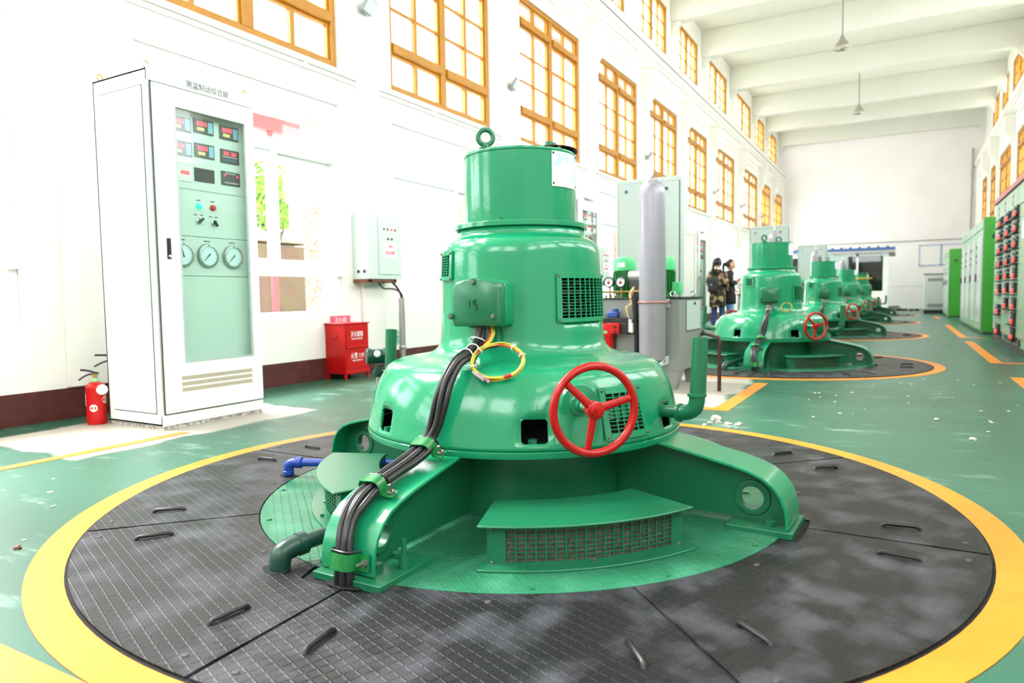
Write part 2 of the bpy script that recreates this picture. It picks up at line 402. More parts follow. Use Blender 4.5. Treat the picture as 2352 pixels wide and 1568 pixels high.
# ---- windows
WIDX = [0]
def win_root(x, y, z, rz=0.0, sy=1.0):
    WIDX[0] += 1
    o = empty('window_%d' % WIDX[0], (x, y, z), rz); o.scale = (1, sy, 1); return tag(o, kind='structure')
def copy_win(src, x, y, z, rz, sy):
    WIDX[0] += 1
    c = copy_tree(src); c.name = 'window_%d' % WIDX[0]; c.location = Vector((x, y, z))*U; c.rotation_euler = (0, 0, rz); c.scale = (1, sy, 1); return c
def frame_box(b, y0, y1, z0, z1, t, x0, x1):
    b.box(x0, y0, z0, x1, y0+t, z1); b.box(x0, y1-t, z0, x1, y1, z1); b.box(x0, y0+t, z0, x1, y1-t, z0+t); b.box(x0, y0+t, z1-t, x1, y1-t, z1)
def pane(root, mesh_, y, z): put('pane', mesh_, root, (-0.09, y, z))
def yellow_window(h=2.68, w=2.7, rails=((0.54, 0.66), (2.16, 2.28)), rows=((0.07, 0.54, 1), (0.66, 2.16, 3), (2.28, 2.61, 1)), cm=0.15):
    r = win_root(0, 0, 0); hw = w/2
    f = MB(); frame_box(f, -hw, hw, 0, h, 0.085, -0.16, -0.03); f.build('frame', WOODY, r, bevel=0.008, flat=True)
    MB().box(-0.15, -cm/2, 0.085, -0.035, cm/2, h-0.085).build('mullion', WOODY, r, bevel=0.008, flat=True)
    for z0, z1 in rails:
        MB().box(-0.145, -hw+0.085, z0, 0.0, -cm/2, z1).build('transom', WOODY, r, bevel=0.008, flat=True)
        MB().box(-0.145, cm/2, z0, 0.0, hw-0.085, z1).build('transom', WOODY, r, bevel=0.008, flat=True)
    cw = (hw-0.085-cm/2)/2
    pm = {}
    for z0, z1, n in rows:
        for sgn in (-1, 1):
            yb = cm/2 if sgn > 0 else -hw+0.085
            sh = MB(); frame_box(sh, yb, yb+2*cw, z0, z1, 0.035, -0.12, -0.06); sh.build('sash', WOODY, r, flat=True)
            MB().box(-0.12, yb+cw-0.035, z0, -0.06, yb+cw+0.035, z1).build('glazing_bar', WOODY, r, flat=True)
            for k in range(1, n):
                zz = z0+(z1-z0)*k/n
                MB().box(-0.11, yb, zz-0.02, -0.07, yb+2*cw, zz+0.02).build('glazing_bar', WOODY, r, flat=True)
            for c in range(2):
                for k in range(n):
                    hh = (z1-z0)/n
                    key = round(hh, 4)
                    if key not in pm: pm[key] = MB().box(-0.003, -cw/2, -hh/2, 0.003, cw/2, hh/2).mesh('pane', GLASS, flat=True)
                    pane(r, pm[key], yb+cw*(c+0.5), z0+hh*(k+0.5))
    return r
y0 = yellow_window()
for i, (a, c) in enumerate(WINS):
    if i == 0: y0.location = Vector((XL, (a+c)/2, 3.9))*U; y0.scale = (1, (c-a)/2.7, 1)
    else: copy_win(y0, XL, (a+c)/2, 3.9, 0, (c-a)/2.7)
yr = yellow_window(h=2.4, rails=((0.4, 0.5), (1.85, 1.97)), rows=((0.07, 0.4, 1), (0.5, 1.85, 3), (1.97, 2.33, 1)))
for i, (a, c) in enumerate(RWINS[7:]):
    if i == 0: yr.location = Vector((XR, (a+c)/2, 3.9))*U; yr.scale = (1, (c-a)/2.7, 1); yr.rotation_euler = (0, 0, math.pi)
    else: copy_win(yr, XR, (a+c)/2, 3.9, math.pi, (c-a)/2.7)
cl = yellow_window(h=1.48, rails=(), rows=((0.07, 1.41, 3),), cm=0.13)
first = True
for i, (a, c) in enumerate(WINS[3:]):
    if first: cl.location = Vector((XL-0.34, (a+c)/2, 8.47))*U; cl.scale = (1, (c-a)/2.7, 1); first = False
    else: copy_win(cl, XL-0.34, (a+c)/2, 8.47, 0, (c-a)/2.7)
for i, (a, c) in enumerate(RWINS[8:]):
    copy_win(cl, XR+0.34, (a+c)/2, 8.47, math.pi, (c-a)/2.7)
# white lower windows
def lower_window():
    r = win_root(0, 0, 0); w = 2.7; hw = w/2
    f = MB(); frame_box(f, -hw, hw, 0, 2.67, 0.07, -0.22, -0.06); f.build('frame', ALU, r, bevel=0.006, flat=True)
    MB().box(-0.24, -hw, 0.5, 0.03, hw, 0.63).build('sill_rail', ALU, r, bevel=0.01, flat=True)
    MB().box(-0.22, -hw+0.07, 1.93, -0.06, hw-0.07, 2.08).build('transom', ALU, r, bevel=0.006, flat=True)
    MB().box(-0.2, -0.04, 2.08, -0.06, 0.04, 2.60).build('mullion', ALU, r, flat=True)
    MB().box(-0.2, 0.30, 0.63, -0.06, 0.37, 1.93).build('mullion', ALU, r, flat=True)
    for yb0, yb1, xo in ((-hw+0.07, 0.37, -0.12), (0.30, hw-0.07, -0.18)):
        s_ = MB(); frame_box(s_, yb0, yb1, 0.63, 1.93, 0.065, xo-0.02, xo+0.02); s_.build('sliding_sash', ALU, r, flat=True)
        MB().box(xo-0.003, yb0+0.065, 0.69, xo+0.003, yb1-0.065, 1.87).build('pane', GLASS, r, flat=True)
    for ya, yb_ in ((-hw+0.07, -0.04), (0.04, hw-0.07)):
        MB().box(-0.143, ya, 2.08, -0.137, yb_, 2.60).build('pane', GLASS, r, flat=True)
    MB().box(-0.143, -hw+0.07, 0.07, -0.137, hw-0.07, 0.5).build('pane', GLASS, r, flat=True)
    return r
l0 = lower_window()
for i, (a, c) in enumerate(WINS):
    if i == 0: l0.location = Vector((XL, (a+c)/2, 0.78))*U; l0.scale = (1, (c-a)/2.7, 1)
    else: copy_win(l0, XL, (a+c)/2, 0.78, 0, (c-a)/2.7)

# ---- painted floor markings
def paint(name, polys, z=0.0025):
    b = MB()
    for p in polys: b.prism([(x, y, 0.0004) for x, y in p], (0, 0, z))
    return tag(b.build(name, YPAINT, flat=True), kind='structure')
def rect(x0, y0, x1, y1): return [(x0, y0), (x1, y0), (x1, y1), (x0, y1)]
CX, CY, D = -1.694, 3.099, 6.93
UNIT = [(0, 0), (0.06, 7.32), (0.09, 14.5), (0.10, 21.8), (0.18, 29.0)]   # where the further units stand, from the first
n_m = 10
for i, (ux, uy) in enumerate(UNIT):
    b = MB().ring(2.012, 2.136, 0.0004, 0.003, n=128, c=(CX+ux, CY+uy)); tag(b.build('trim_%d_ring_line' % (n_m+i), YPAINT, flat=True), kind='structure')
paint('trim_20_bay_line', [rect(-3.7, 5.95, -1.27, 6.08), rect(-1.4, 6.08, -1.27, 7.95)])
paint('trim_21_wall_line', [rect(-4.78, 0.97, -4.69, 3.3), rect(-4.78, 0.84, -1.75, 0.965)])
paint('trim_22_switchgear_line', [rect(1.06, 11.28, 1.2, 15.85), rect(1.2, 11.28, 1.56, 11.41)])
paint('trim_23_cabinet_line', [rect(1.06, 17.15, 1.2, 23.4), rect(1.2, 17.15, 1.54, 17.3)])
paint('trim_24_near_line', [rect(1.08, 4.0, 1.2, 9.53), rect(1.2, 9.4, 1.56, 9.53)])
paint('trim_25_far_line', [rect(1.06, 28.5, 1.2, 31.2)])
paint('trim_26_bay_line', [rect(-3.7, 12.88, -1.27, 13.01), rect(-1.4, 13.01, -1.27, 14.9)])

# ================================================================== OUTSIDE, seen through the left windows
tag(MB().box(-40, -20, -0.5, XL-0.4, 70, -0.3).build('ground_left', GROUND, flat=True), kind='structure')
tag(MB().box(XR+0.4, -20, -0.5, 40, 70, -0.3).build('ground_right', GROUND, flat=True), kind='structure')
edges = [YA]
for a, c in WINS: edges += [a, c]
edges.append(YB)
for i in range(2, 14, 2):
    b = MB().box(XL-0.72, edges[i]+0.02, -0.3, XL-0.41, edges[i+1]-0.02, 6.6)
    tag(b.build('pink_pilaster', GRANITE, flat=True), kind='structure', label='pink pebble-dash outer pilaster between the windows')
tag(MB().box(-16, -12, -0.3, -9.86, 14, 1.0).build('ground_bank', GROUND, flat=True), kind='structure')
rw = thing('retaining_wall', 'brown mossy retaining wall outside the lower windows, pale concrete foot', 'wall', (-9.3, 4, -0.3))
MB().box(-0.25, -12, 0, 0.25, 4.95, 2.2).build('wall_body', RETAIN, rw, flat=True)
MB().box(0.25, -12, 0, 0.4, 4.95, 1.05).build('concrete_foot', RETAIN2, rw, flat=True)
MB().box(-0.3, -12, 2.25, 0.3, 4.95, 2.28).build('coping', RETAIN2, rw, flat=True)
an = thing('white_annex', 'white rendered annex standing outside the second white window', 'building', (-8.6, 12.0, -0.3))
MB().box(-1.2, -2.9, 0, 0, 9, 4.6).build('wall_body', WALL, an, flat=True)
for k in range(3):
    y = -1.2+k*3.0
    f = MB(); frame_box(f, y, y+1.5, 1.6, 3.2, 0.07, -0.02, 0.05); f.build('window_frame', ALU, an, flat=True)
    MB().box(-0.01, y+0.07, 1.67, 0.01, y+1.43, 3.13).build('pane', PAPER, an, flat=True)
MB().box(-1.4, -3.1, 4.6, 0.3, 9.2, 4.75).build('roof_slab', CONC, an, flat=True)
cn = thing('red_canopy', 'red steel canopy frame outside above the first white window', 'canopy', (-8.1, 5.2, -0.3))
for y in (-1.9, 2.0): MB().cyl((0, y, 0), (0, y, 3.9), 0.05, 10).build('post', mat('canopy_red', 'b85a64', 0.5), cn)
MB().box(-0.07, -3, 3.75, 0.07, 2.6, 3.95).build('beam', MATS['canopy_red'], cn, flat=True)
MB().box(-0.07, -3, 4.6, 0.07, 2.6, 4.72).build('beam', MATS['canopy_red'], cn, flat=True)
MB().tube([(0.2, -3, 4.3), (0.2, 2.6, 4.3)], 0.09, 10).build('downpipe', mat('grey_pipe', '6b6d6e', 0.6), cn)
def tree(x, y, z, h, rr, label, seed):
    rnd = random.Random(seed); t = thing('tree', label, 'tree', (x, y, z), 'trees outside the lower windows')
    MB().tube([(0, 0, 0), (0.05, 0.08, h*0.4), (-0.05, 0.0, h*0.8)], [0.09, 0.07, 0.03], 8).build('trunk', BARK, t)
    for k in range(4):
        a = k*1.7+seed; MB().tube([(0, 0, h*(0.3+0.12*k)), (rr*0.4*math.cos(a), rr*0.4*math.sin(a), h*(0.5+0.12*k)), (rr*0.7*math.cos(a), rr*0.7*math.sin(a), h*(0.6+0.12*k))], [0.04, 0.03, 0.012], 6).build('branch', BARK, t)
    b = MB()
    for k in range(900):
        v = Vector((rnd.gauss(0, 1), rnd.gauss(0, 1), rnd.gauss(0, 1))).normalized()*rr*rnd.random()**0.4
        c = Vector((v.x, v.y, h*0.75+v.z*0.75)); a = Vector((rnd.gauss(0, 1), rnd.gauss(0, 1), rnd.gauss(0, 1))).normalized(); d = a.orthogonal().normalized()
        s_ = 0.07+rnd.random()*0.06; e = a.cross(d)*0.012
        b.add([c-a*s_, c+d*s_*0.5+e, c+a*s_, c-d*s_*0.5+e], [(0, 1, 2), (0, 2, 3)])
    tag(b.build('foliage', LEAF, t, flat=True), kind='stuff')
tree(-11.0, 7.6, 1.0, 2.7, 0.9, 'leafy green tree behind the retaining wall, seen in the first white window', 1)
tree(-11.2, 10.0, 1.0, 2.8, 0.95, 'leafy green tree behind the retaining wall, nearer the white annex', 2)
tree(-12.2, 8.9, 1.0, 1.6, 0.8, 'low bright green bush on top of the retaining wall', 3)
tree(-11.0, 1.5, 1.7, 3.0, 1.1, 'leafy tree outside the window left of the tall white cabinet', 4)
# ================================================================== GENERATORS
PROF = [(0.785, 0.372), (0.784, 0.385), (0.779, 0.402), (0.770, 0.45), (0.760, 0.50), (0.748, 0.54), (0.735, 0.575), (0.718, 0.612), (0.700, 0.640), (0.683, 0.664), (0.660, 0.680), (0.625, 0.692), (0.56, 0.703), (0.51, 0.711), (0.474, 0.720), (0.447, 0.734), (0.428, 0.754), (0.417, 0.782), (0.412, 0.82), (0.409, 0.897),
        (0.407, 0.95), (0.405, 1.02), (0.403, 1.08), (0.402, 1.10), (0.400, 1.14), (0.398, 1.20), (0.394, 1.225), (0.384, 1.25), (0.366, 1.268), (0.345, 1.279), (0.328, 1.290), (0.321, 1.305), (0.320, 1.328)]
def rz(z):
    P = PROF
    if z <= P[0][1]: return P[0][0]
    for (r0, z0), (r1, z1) in zip(P, P[1:]):
        if z0 <= z <= z1: return r0+(r1-r0)*(z-z0)/(z1-z0)
    return P[-1][0]
def S_body(a, z, o): return pol(rz(z)+o, a, z)
def S_drum(a, z, o): return pol(0.281+o, a, z)
HOLES = [(c-4.1, c+4.1, 0.402, 0.50) for c in (-58.0, -115.2, -3.5, 56, 112, 172)]
GR_R = (-34.9, 10.0, 0.897, 1.08)          # big grille on the right of the body
GR_L = (-134.0, -119.0, 1.10, 1.20)        # small grille on the left of the shoulder
GR_S = (-33.6, -19.9, 0.425, 0.585)        # grille behind the hand wheel
def body_mesh():
    cuts = HOLES+[GR_R, GR_L]
    angs = sorted(set([round(-180+5*k, 3) for k in range(72)]+[round(c[0], 3) for c in cuts]+[round(c[1], 3) for c in cuts]))
    n = len(angs); b = MB(); vs_ = []; fs = []
    zs = [p[1] for p in PROF]
    for r, z in PROF:
        for a in angs: vs_.append(pol(r, a, z))
    for i in range(len(PROF)-1):
        zm = (zs[i]+zs[i+1])/2
        for k in range(n):
            a0 = angs[k]; a1 = angs[(k+1) % n] if k < n-1 else angs[0]+360; am = (a0+a1)/2
            if any(c[0] < am < c[1] and c[2] < zm < c[3] for c in cuts): continue
            fs.append((i*n+k, i*n+(k+1) % n, (i+1)*n+(k+1) % n, (i+1)*n+k))
    b.add(vs_, fs)
    for (a0, a1, z0, z1) in HOLES:        # rounded corners of the openings
        rr = 0.016; ra = math.degrees(rr/0.775)
        for (ca, cz, sa, sz) in ((a0, z0, 1, 1), (a1, z0, -1, 1), (a0, z1, 1, -1), (a1, z1, -1, -1)):
            pts = [S_body(ca, cz, 0)]
            for k in range(5):
                t = math.pi/2*k/4
                pts.append(S_body(ca+sa*ra*(1-math.cos(t)), cz+sz*rr*(1-math.sin(t)), 0))
            b.add(pts, [(0, k, k+1) for k in range(1, 5)])
    return b
def grille(parent, S, a0, a1, z0, z1, na, nz, ba, bz, name='vent_grille', off=0.002, th=0.009, m=None, screws=4):
    m = m or GREEN
    f = MB(); t = th
    f.patch(S, a0-ba, a0, z0-bz, z1+bz, off, off+t); f.patch(S, a1, a1+ba, z0-bz, z1+bz, off, off+t)
    f.patch(S, a0, a1, z0-bz, z0, off, off+t); f.patch(S, a0, a1, z1, z1+bz, off, off+t)
    g = f.build(name, m, parent)
    b = MB(); da = (a1-a0)/na; dz = (z1-z0)/nz; wa = da*0.16; wz = dz*0.17
    for k in range(1, na): b.patch(S, a0+k*da-wa/2, a0+k*da+wa/2, z0, z1, off+t*0.15, off+t*0.9, 1)
    for k in range(1, nz): b.patch(S, a0, a1, z0+k*dz-wz/2, z0+k*dz+wz/2, off, off+t)
    tag(b.build('grille_bars', m, g), kind='stuff')
    if screws:
        for aa in (a0-ba*0.5, a1+ba*0.5):
            for zz in (z0-bz*0.55, z1+bz*0.55):
                p = S(aa, zz, off+t); q = S(aa, zz, off+t+0.006); MB().cyl(p, q, 0.0075, 10, 0.005).build('screw', BOLT, g)
    return g
ARMS = [-90.0, -2.3, 88.0, 176.0]
def arm_parts(parent, az):
    e = pol(1, az); t = Vector((-e.y, e.x, 0))
    def P(r, w, z): return e*r+t*w+Vector((0, 0, z))
    top = [(0.50, 0.385), (0.62, 0.372), (0.79, 0.343), (0.95, 0.312), (1.08, 0.285), (1.16, 0.264), (1.215, 0.241), (1.258, 0.210), (1.29, 0.170), (1.31, 0.122), (1.318, 0.075), (1.318, 0.034)]
    hw = 0.122; th = 0.014
    # flange band following the top edge
    vs_ = []; fs = []
    for i, (r, z) in enumerate(top):
        r0, z0 = top[max(i-1, 0)]; r1, z1 = top[min(i+1, len(top)-1)]
        d = Vector((r1-r0, z1-z0)).normalized(); nn = Vector((-d.y, d.x))
        if nn.y < 0 and nn.x < 0: nn = -nn
        ri, zi = r-nn.x*th, z-nn.y*th
        vs_ += [P(r, -hw, z), P(r, hw, z), P(ri, hw, zi), P(ri, -hw, zi)]
    for i in range(len(top)-1):
        a, b_ = 4*i, 4*i+4
        fs += [(a, b_, b_+1, a+1), (a+1, b_+1, b_+2, a+2), (a+2, b_+2, b_+3, a+3), (a+3, b_+3, b_, a)]
    fs += [(0, 1, 2, 3), (4*len(top)-1, 4*len(top)-2, 4*len(top)-3, 4*len(top)-4)]
    arm = MB().add(vs_, fs).build('support_arm', GREEN3, parent, bevel=0.003)
    # web plate with the lifting hole
    hc = (1.15, 0.122); hr = 0.051; tw = 0.009; outl = []
    poly = [(0.505, 0.375)]+[(r-0.008, z-0.010) for r, z in top[1:]]+[(1.30, 0.03), (1.15, 0.03), (0.9, 0.03), (0.505, 0.03)]
    ns = 40; hole = []; outer = []
    # march round the hole and shoot to the outline
    def hit(dx, dz):
        best = 9
        for (x0, z0_), (x1, z1_) in zip(poly, poly[1:]+poly[:1]):
            ax, az_ = x0-hc[0], z0_-hc[1]; bx, bz = x1-x0, z1_-z0_; den = dx*bz-dz*bx
            if abs(den) < 1e-9: continue
            s_ = (ax*bz-az_*bx)/den; u_ = (ax*dz-az_*dx)/den
            if s_ > 0 and -1e-6 <= u_ <= 1+1e-6: best = min(best, s_)
        return (hc[0]+dx*best, hc[1]+dz*best)
    angs = sorted([2*math.pi*k/ns for k in range(ns)]+[math.atan2(z-hc[1], x-hc[0]) % (2*math.pi) for x, z in poly])
    for a in angs: hole.append((hc[0]+hr*math.cos(a), hc[1]+hr*math.sin(a))); outer.append(hit(math.cos(a), math.sin(a)))
    n = len(angs); vs_ = []; fs = []
    for w in (-tw, tw):
        vs_ += [P(x, w, z) for x, z in hole]+[P(x, w, z) for x, z in outer]
    for k in range(n):
        j = (k+1) % n
        fs += [(k, j, n+j, n+k), (2*n+k, 3*n+k, 3*n+j, 2*n+j), (k, 2*n+k, 2*n+j, j), (n+k, n+j, 3*n+j, 3*n+k)]
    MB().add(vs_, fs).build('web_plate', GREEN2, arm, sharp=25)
    rg = MB()
    c0 = P(hc[0], -0.019, hc[1]); rg.lathe([(hr-0.002, 0.002), (hr+0.004, 0), (hr+0.024, 0.002), (hr+0.027, 0.006), (hr+0.027, 0.032), (hr+0.024, 0.036), (hr+0.004, 0.038), (hr-0.002, 0.036), (hr-0.002, 0.002)], c0, 28, t, capped=False)
    rg.build('lifting_hole_ring', GREEN2, arm, bevel=0.002)
    ft = MB(); ft.obox(P(1.205, 0.03 if az == -90.0 else 0.0, 0.017), e*(0.155 if az == -90.0 else 0.132), t*(0.155 if az == -90.0 else 0.14), Vector((0, 0, 0.014))); ft.build('foot_plate', GREEN2, arm, bevel=0.003)
    for (r_, w_) in ((1.24, -0.075), (1.24, 0.07), (1.12, 0.07)):
        p = P(r_, w_, 0.03); MB().cyl(p, p+Vector((0, 0, 0.022)), 0.022, 6).build('anchor_nut', GREEN2, arm)
    if az == -90.0:
        p = P(1.19, 0.155, 0.03); MB().cyl(p, p+Vector((0, 0, 0.11)), 0.010, 8).build('anchor_stud', GREEN2, arm)
        MB().cyl(p, p+Vector((0, 0, 0.045)), 0.019, 10).build('stud_collar', GREEN2, arm)
    return arm
def vent_box(parent, c, dr=0.0):
    a0, a1 = c-21.3, c+21.5
    S = lambda a, z, o: pol(1.055+dr+o, a, z)
    b = MB()
    b.patch(S, a0, a1, 0.012, 0.16, -0.012, -0.006)                       # dark filter lining behind the bars
    b.ring(0.80+dr, 0.806+dr, 0.012, 0.16, a0, a1, 14)
    for aa in (a0, a1):
        e = pol(1, aa); t = Vector((-e.y, e.x, 0)); b.obox(e*(0.93+dr)+Vector((0, 0, 0.086)), e*0.125, t*0.004, Vector((0, 0, 0.074)))
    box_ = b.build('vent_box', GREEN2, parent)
    d = MB().patch(S, a0+1.2, a1-1.2, 0.02, 0.155, -0.006, -0.002); d.build('filter_mat', mat('brown_filter_mat', '4b4038', 0.95, 0, '6a5f52', 60, (0.4, 0.7)), box_)
    g = grille(box_, S, a0+3.6, a1-2.9, 0.026, 0.145, 18, 7, 3.4, 0.012, 'front_grille', 0.0, 0.006, GREEN2, screws=0)
    for aa in (a0+0.8, c, a1-0.8):
        for zz in (0.022, 0.150):
            MB().cyl(S(aa, zz, 0.005), S(aa, zz, 0.014), 0.008, 10, 0.005).build('screw', BOLT, box_)
    lid = MB().ring(0.765+dr*0.5, 1.10+dr, 0.162, 0.172, c-23.0, c+23.0, 24).build('lid', GREEN2, box_, bevel=0.004)
    MB().ring(1.045+dr, 1.125+dr, 0.008, 0.019, a0-1.6, a1+1.6, 24).build('base_flange', GREEN2, box_, bevel=0.003)
    for aa in (c-14, c+12):
        MB().cyl(pol(1.095+dr, aa, 0.018), pol(1.095+dr, aa, 0.028), 0.009, 8).build('flange_bolt', GREEN2, box_)
    return box_
def hand_wheel(parent, az, rot=0.0):
    n = pol(1, az); t = Vector((-n.y, n.x, 0)); z = Vector((0, 0, 1)); zc = 0.552; rc = 0.90; c = n*rc+z*zc
    def Q(a, r): return c+t*(r*math.cos(R(a)))+z*(r*math.sin(R(a)))
    h = MB().tube([Q(360*k/56, 0.172) for k in range(56)], 0.0165, 12, closed=True).build('hand_wheel', RED, parent)
    for a in (137+rot, 14+rot, 259+rot):
        d = Q(a, 1)-c; w = n.cross(d); s_ = MB(); vs_ = []
        for rr, ww, dd in ((0.02, 0.019, 0.013), (0.09, 0.0155, 0.011), (0.168, 0.0145, 0.010)):
            for k in range(10):
                q = 2*math.pi*k/10; vs_.append(c+d*rr+w*(ww*math.cos(q))+n*(dd*math.sin(q)))
        s_.add(vs_, [(i*10+k, i*10+(k+1) % 10, (i+1)*10+(k+1) % 10, (i+1)*10+k) for i in range(2) for k in range(10)])
        s_.build('spoke', RED, h)
    MB().lathe([(0.018, -0.03), (0.032, -0.028), (0.036, -0.01), (0.036, 0.016), (0.028, 0.022), (0.024, 0.022), (0.022, 0.028), (0.012, 0.029)], c, 24, n).build('hub', RED, h)
    MB().cyl(c+n*0.027, c+n*0.04, 0.009, 8).build('hub_nut', RED, h)
    MB().cyl(n*0.70+z*zc, c-n*0.02, 0.017, 14).build('shaft', mat('worn_green_shaft', '7fa890', 0.35, 0.4), h)
    MB().lathe([(0.10, 0.66), (0.088, 0.735), (0.08, 0.752), (0.05, 0.756), (0.045, 0.768), (0.03, 0.77), (0.026, 0.785)], z*zc, 32, n).build('shaft_boss', GREEN, h)
    return h
def make_generator():
    g = thing('hydro_generator', 'x', 'generator', (CX, CY, 0), 'green generators in a row along the hall')
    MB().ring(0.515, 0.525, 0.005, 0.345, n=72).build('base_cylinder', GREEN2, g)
    MB().ring(0.0, 0.60, 0.344, 0.346, n=48).build('base_deck', BLACK, g)
    MB().lathe([(0.52, 0.343), (0.765, 0.337), (0.783, 0.340), (0.787, 0.350), (0.787, 0.366), (0.782, 0.370), (0.60, 0.371)], (0, 0, 0), 96, capped=False).build('base_ring', GREEN, g)
    gp = MB().ring(0.50, 1.292, 0.0045, 0.0095, n=96).build('checker_base_plate', GPLATE, g)
    for k in range(16):
        p = pol(1.255, k*22.5+7); MB().lathe([(0.013, 0.009), (0.011, 0.015), (0.004, 0.017)], p, 8).build('plate_screw', GREEN2, gp)
    b = body_mesh().build('bell_housing', GREEN, g, sharp=50)
    so = b.modifiers.new('shell', 'SOLIDIFY'); so.thickness = 0.014*U; so.offset = -1.0
    MB().cyl((0, 0, 0.372), (0, 0, 0.66), 0.60, 48).build('stator_core', BLACK, g)
    core = MB().cyl((0, 0, 0.66), (0, 0, 1.30), 0.30, 40).build('brush_gear', BLACK, g)
    for zz in (0.93, 1.015):
        for k in range(7):
            a = -34+k*6.2; p = pol(0.335, a, zz); e = pol(1, a); t = Vector((-e.y, e.x, 0))
            MB().obox(p, e*0.03, t*0.013, Vector((0, 0, 0.009))).build('brush_holder', mat('dull_brush_holder', '4a4644', 0.5, 0.4), core)
        MB().tube([pol(0.35, -36+k*4, zz+0.035+0.012*math.sin(k*1.3)) for k in range(12)], 0.004, 6).build('pigtail_wire', RUST, core)
    grille(b, S_body, *GR_R, 9, 13, 3.6, 0.020, screws=4)
    grille(b, S_body, *GR_L, 4, 8, 3.4, 0.02, screws=4)
    MB().patch(S_body, GR_S[0], GR_S[1], GR_S[2], GR_S[3], 0.002, 0.004).build('grille_dark_patch', BLACK, b)  # black patch painted for the dark behind the bars; the skirt stays uncut
    MB().patch(S_body, GR_S[0], GR_S[1], GR_S[3], GR_S[3]+0.012, 0.002, 0.006).build('opening_edge', GREEN, b)
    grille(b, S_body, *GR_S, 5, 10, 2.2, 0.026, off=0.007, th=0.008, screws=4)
    for c in (-58.0, -115.2):
        p = pol(0.755, c-0.5, 0.372); MB().cyl(p, p+Vector((0, 0, 0.045)), 0.02, 6).build('rim_bolt', GREEN2, b)
    # flange, exciter drum and its cap
    f = MB().lathe([(0.28, 1.328), (0.330, 1.328), (0.333, 1.331), (0.333, 1.350), (0.330, 1.353), (0.28, 1.353)], (0, 0, 0), 72, capped=False).build('flange', GREEN, g)
    for a in (-80, -28, 30, 90, 150, 210): p = pol(0.31, a, 1.352); MB().cyl(p, p+Vector((0, 0, 0.014)), 0.011, 6).build('flange_bolt', GREEN2, f)
    d = MB().lathe([(0.279, 1.352), (0.280, 1.36), (0.280, 1.683)], (0, 0, 0), 80, capped=False).build('exciter_drum', GREEN, g)
    t_ = MB().lathe([(0.20, 1.684), (0.281, 1.684), (0.2825, 1.686), (0.2825, 1.696), (0.281, 1.698), (0.0, 1.700)], (0, 0, 0), 80, capped=False).build('drum_cap', GREEN, g)
    for a in (-95, -15, -130, 60, 120): p = pol(0.262, a, 1.698); MB().cyl(p, p+Vector((0, 0, 0.012)), 0.009, 6).build('cap_bolt', GREEN2, t_)
    npl = MB().patch(S_drum, -29.3, 12.2, 1.517, 1.682, 0.0, 0.003).build('nameplate', mat('weathered_nameplate', 'e9f0ee', 0.3, 0, 'a9cfc8', 14, (0.52, 0.60), detail=3), g)
    for aa in (-27.5, 10.2):
        for zz in (1.53, 1.672): MB().cyl(S_drum(aa, zz, 0.003), S_drum(aa, zz, 0.005), 0.005, 8).build('rivet', BLACK, npl)
    # lifting eyes sit on the cap; the hatch disc of the nearest unit follows below
    hd = None if True else MB().lathe([(0.0, 0.0), (0.145, 0.0), (0.147, 0.004), (0.12, 0.014), (0.06, 0.03), (0.0, 0.036)], pol(0.155, 14, 1.708), 40, Vector((-0.10, 0.12, 1)), capped=False).build('hatch_disc', mat('dark_red_hatch', '5a1418', 0.4), t_)
    # lifting eyes
    def eye(az_, rr, turn):
        p = pol(rr, az_, 1.70); e = MB().lathe([(0.030, 0), (0.032, 0.012), (0.020, 0.016), (0.016, 0.026)], p, 20).build('lifting_eye', GREEN2, g)
        u = pol(1, turn); c = p+Vector((0, 0, 0.062))
        MB().tube([c+u*(0.036*math.cos(2*math.pi*k/28))+Vector((0, 0, 0.036*math.sin(2*math.pi*k/28))) for k in range(28)], 0.0125, 10, closed=True).build('eye_ring', GREEN2, e)
    eye(-105.4, 0.235, 40); eye(74.6, 0.235, 30)
    # terminal box
    n = pol(1, -83); tt = Vector((-n.y, n.x, 0)); z = Vector((0, 0, 1))
    def T(u_, v_, w_): return n*w_+tt*u_+z*v_
    outl = [(-0.118, 0.868), (0.108, 0.868), (0.118, 0.885), (0.118, 1.045), (0.105, 1.064), (0.05, 1.078), (0.0, 1.083), (-0.06, 1.079), (-0.105, 1.066), (-0.118, 1.048), (-0.124, 0.885)]
    tb = MB().prism([T(x, y, 0.36) for x, y in outl], n*0.126).build('terminal_box', GREEN, g, bevel=0.006)
    vs_ = []; m_ = len(outl); fs = []
    for sc_, w_ in ((1.0, 0.488), (1.0, 0.522), (0.95, 0.541), (0.86, 0.548)):
        for x, y in outl: vs_.append(T(x*sc_, 0.975+(y-0.975)*sc_, w_))
    for i in range(3):
        for k in range(m_): fs.append((i*m_+k, i*m_+(k+1) % m_, (i+1)*m_+(k+1) % m_, (i+1)*m_+k))
    fs += [tuple(range(m_)), tuple(range(3*m_, 4*m_))]
    cv = MB().add(vs_, fs).build('box_cover', GREEN2, tb, bevel=0.004)
    for (x, y) in ((-0.01, 1.066), (0.085, 0.915), (-0.124, 0.915)):
        MB().cyl(T(x, y, 0.50), T(x, y, 0.552), 0.017, 14, 0.014).build('bolt_lug', GREEN2, tb)
        MB().cyl(T(x, y, 0.55), T(x, y, 0.562), 0.010, 6).build('cover_bolt', BOLT, tb)
    MB().cyl(T(-0.03, 0.862, 0.47), T(-0.03, 0.875, 0.47), 0.04, 18).build('cable_gland', BLKPLA, tb)
    for c, dr in ((-47.5, 0.0), (43.0, 0.0), (133.0, -0.06), (-136.0, -0.06)): vent_box(g, c, dr)
    for a in ARMS: arm_parts(g, a)
    hand_wheel(g, -43.3); hand_wheel(g, 137.0, 20)
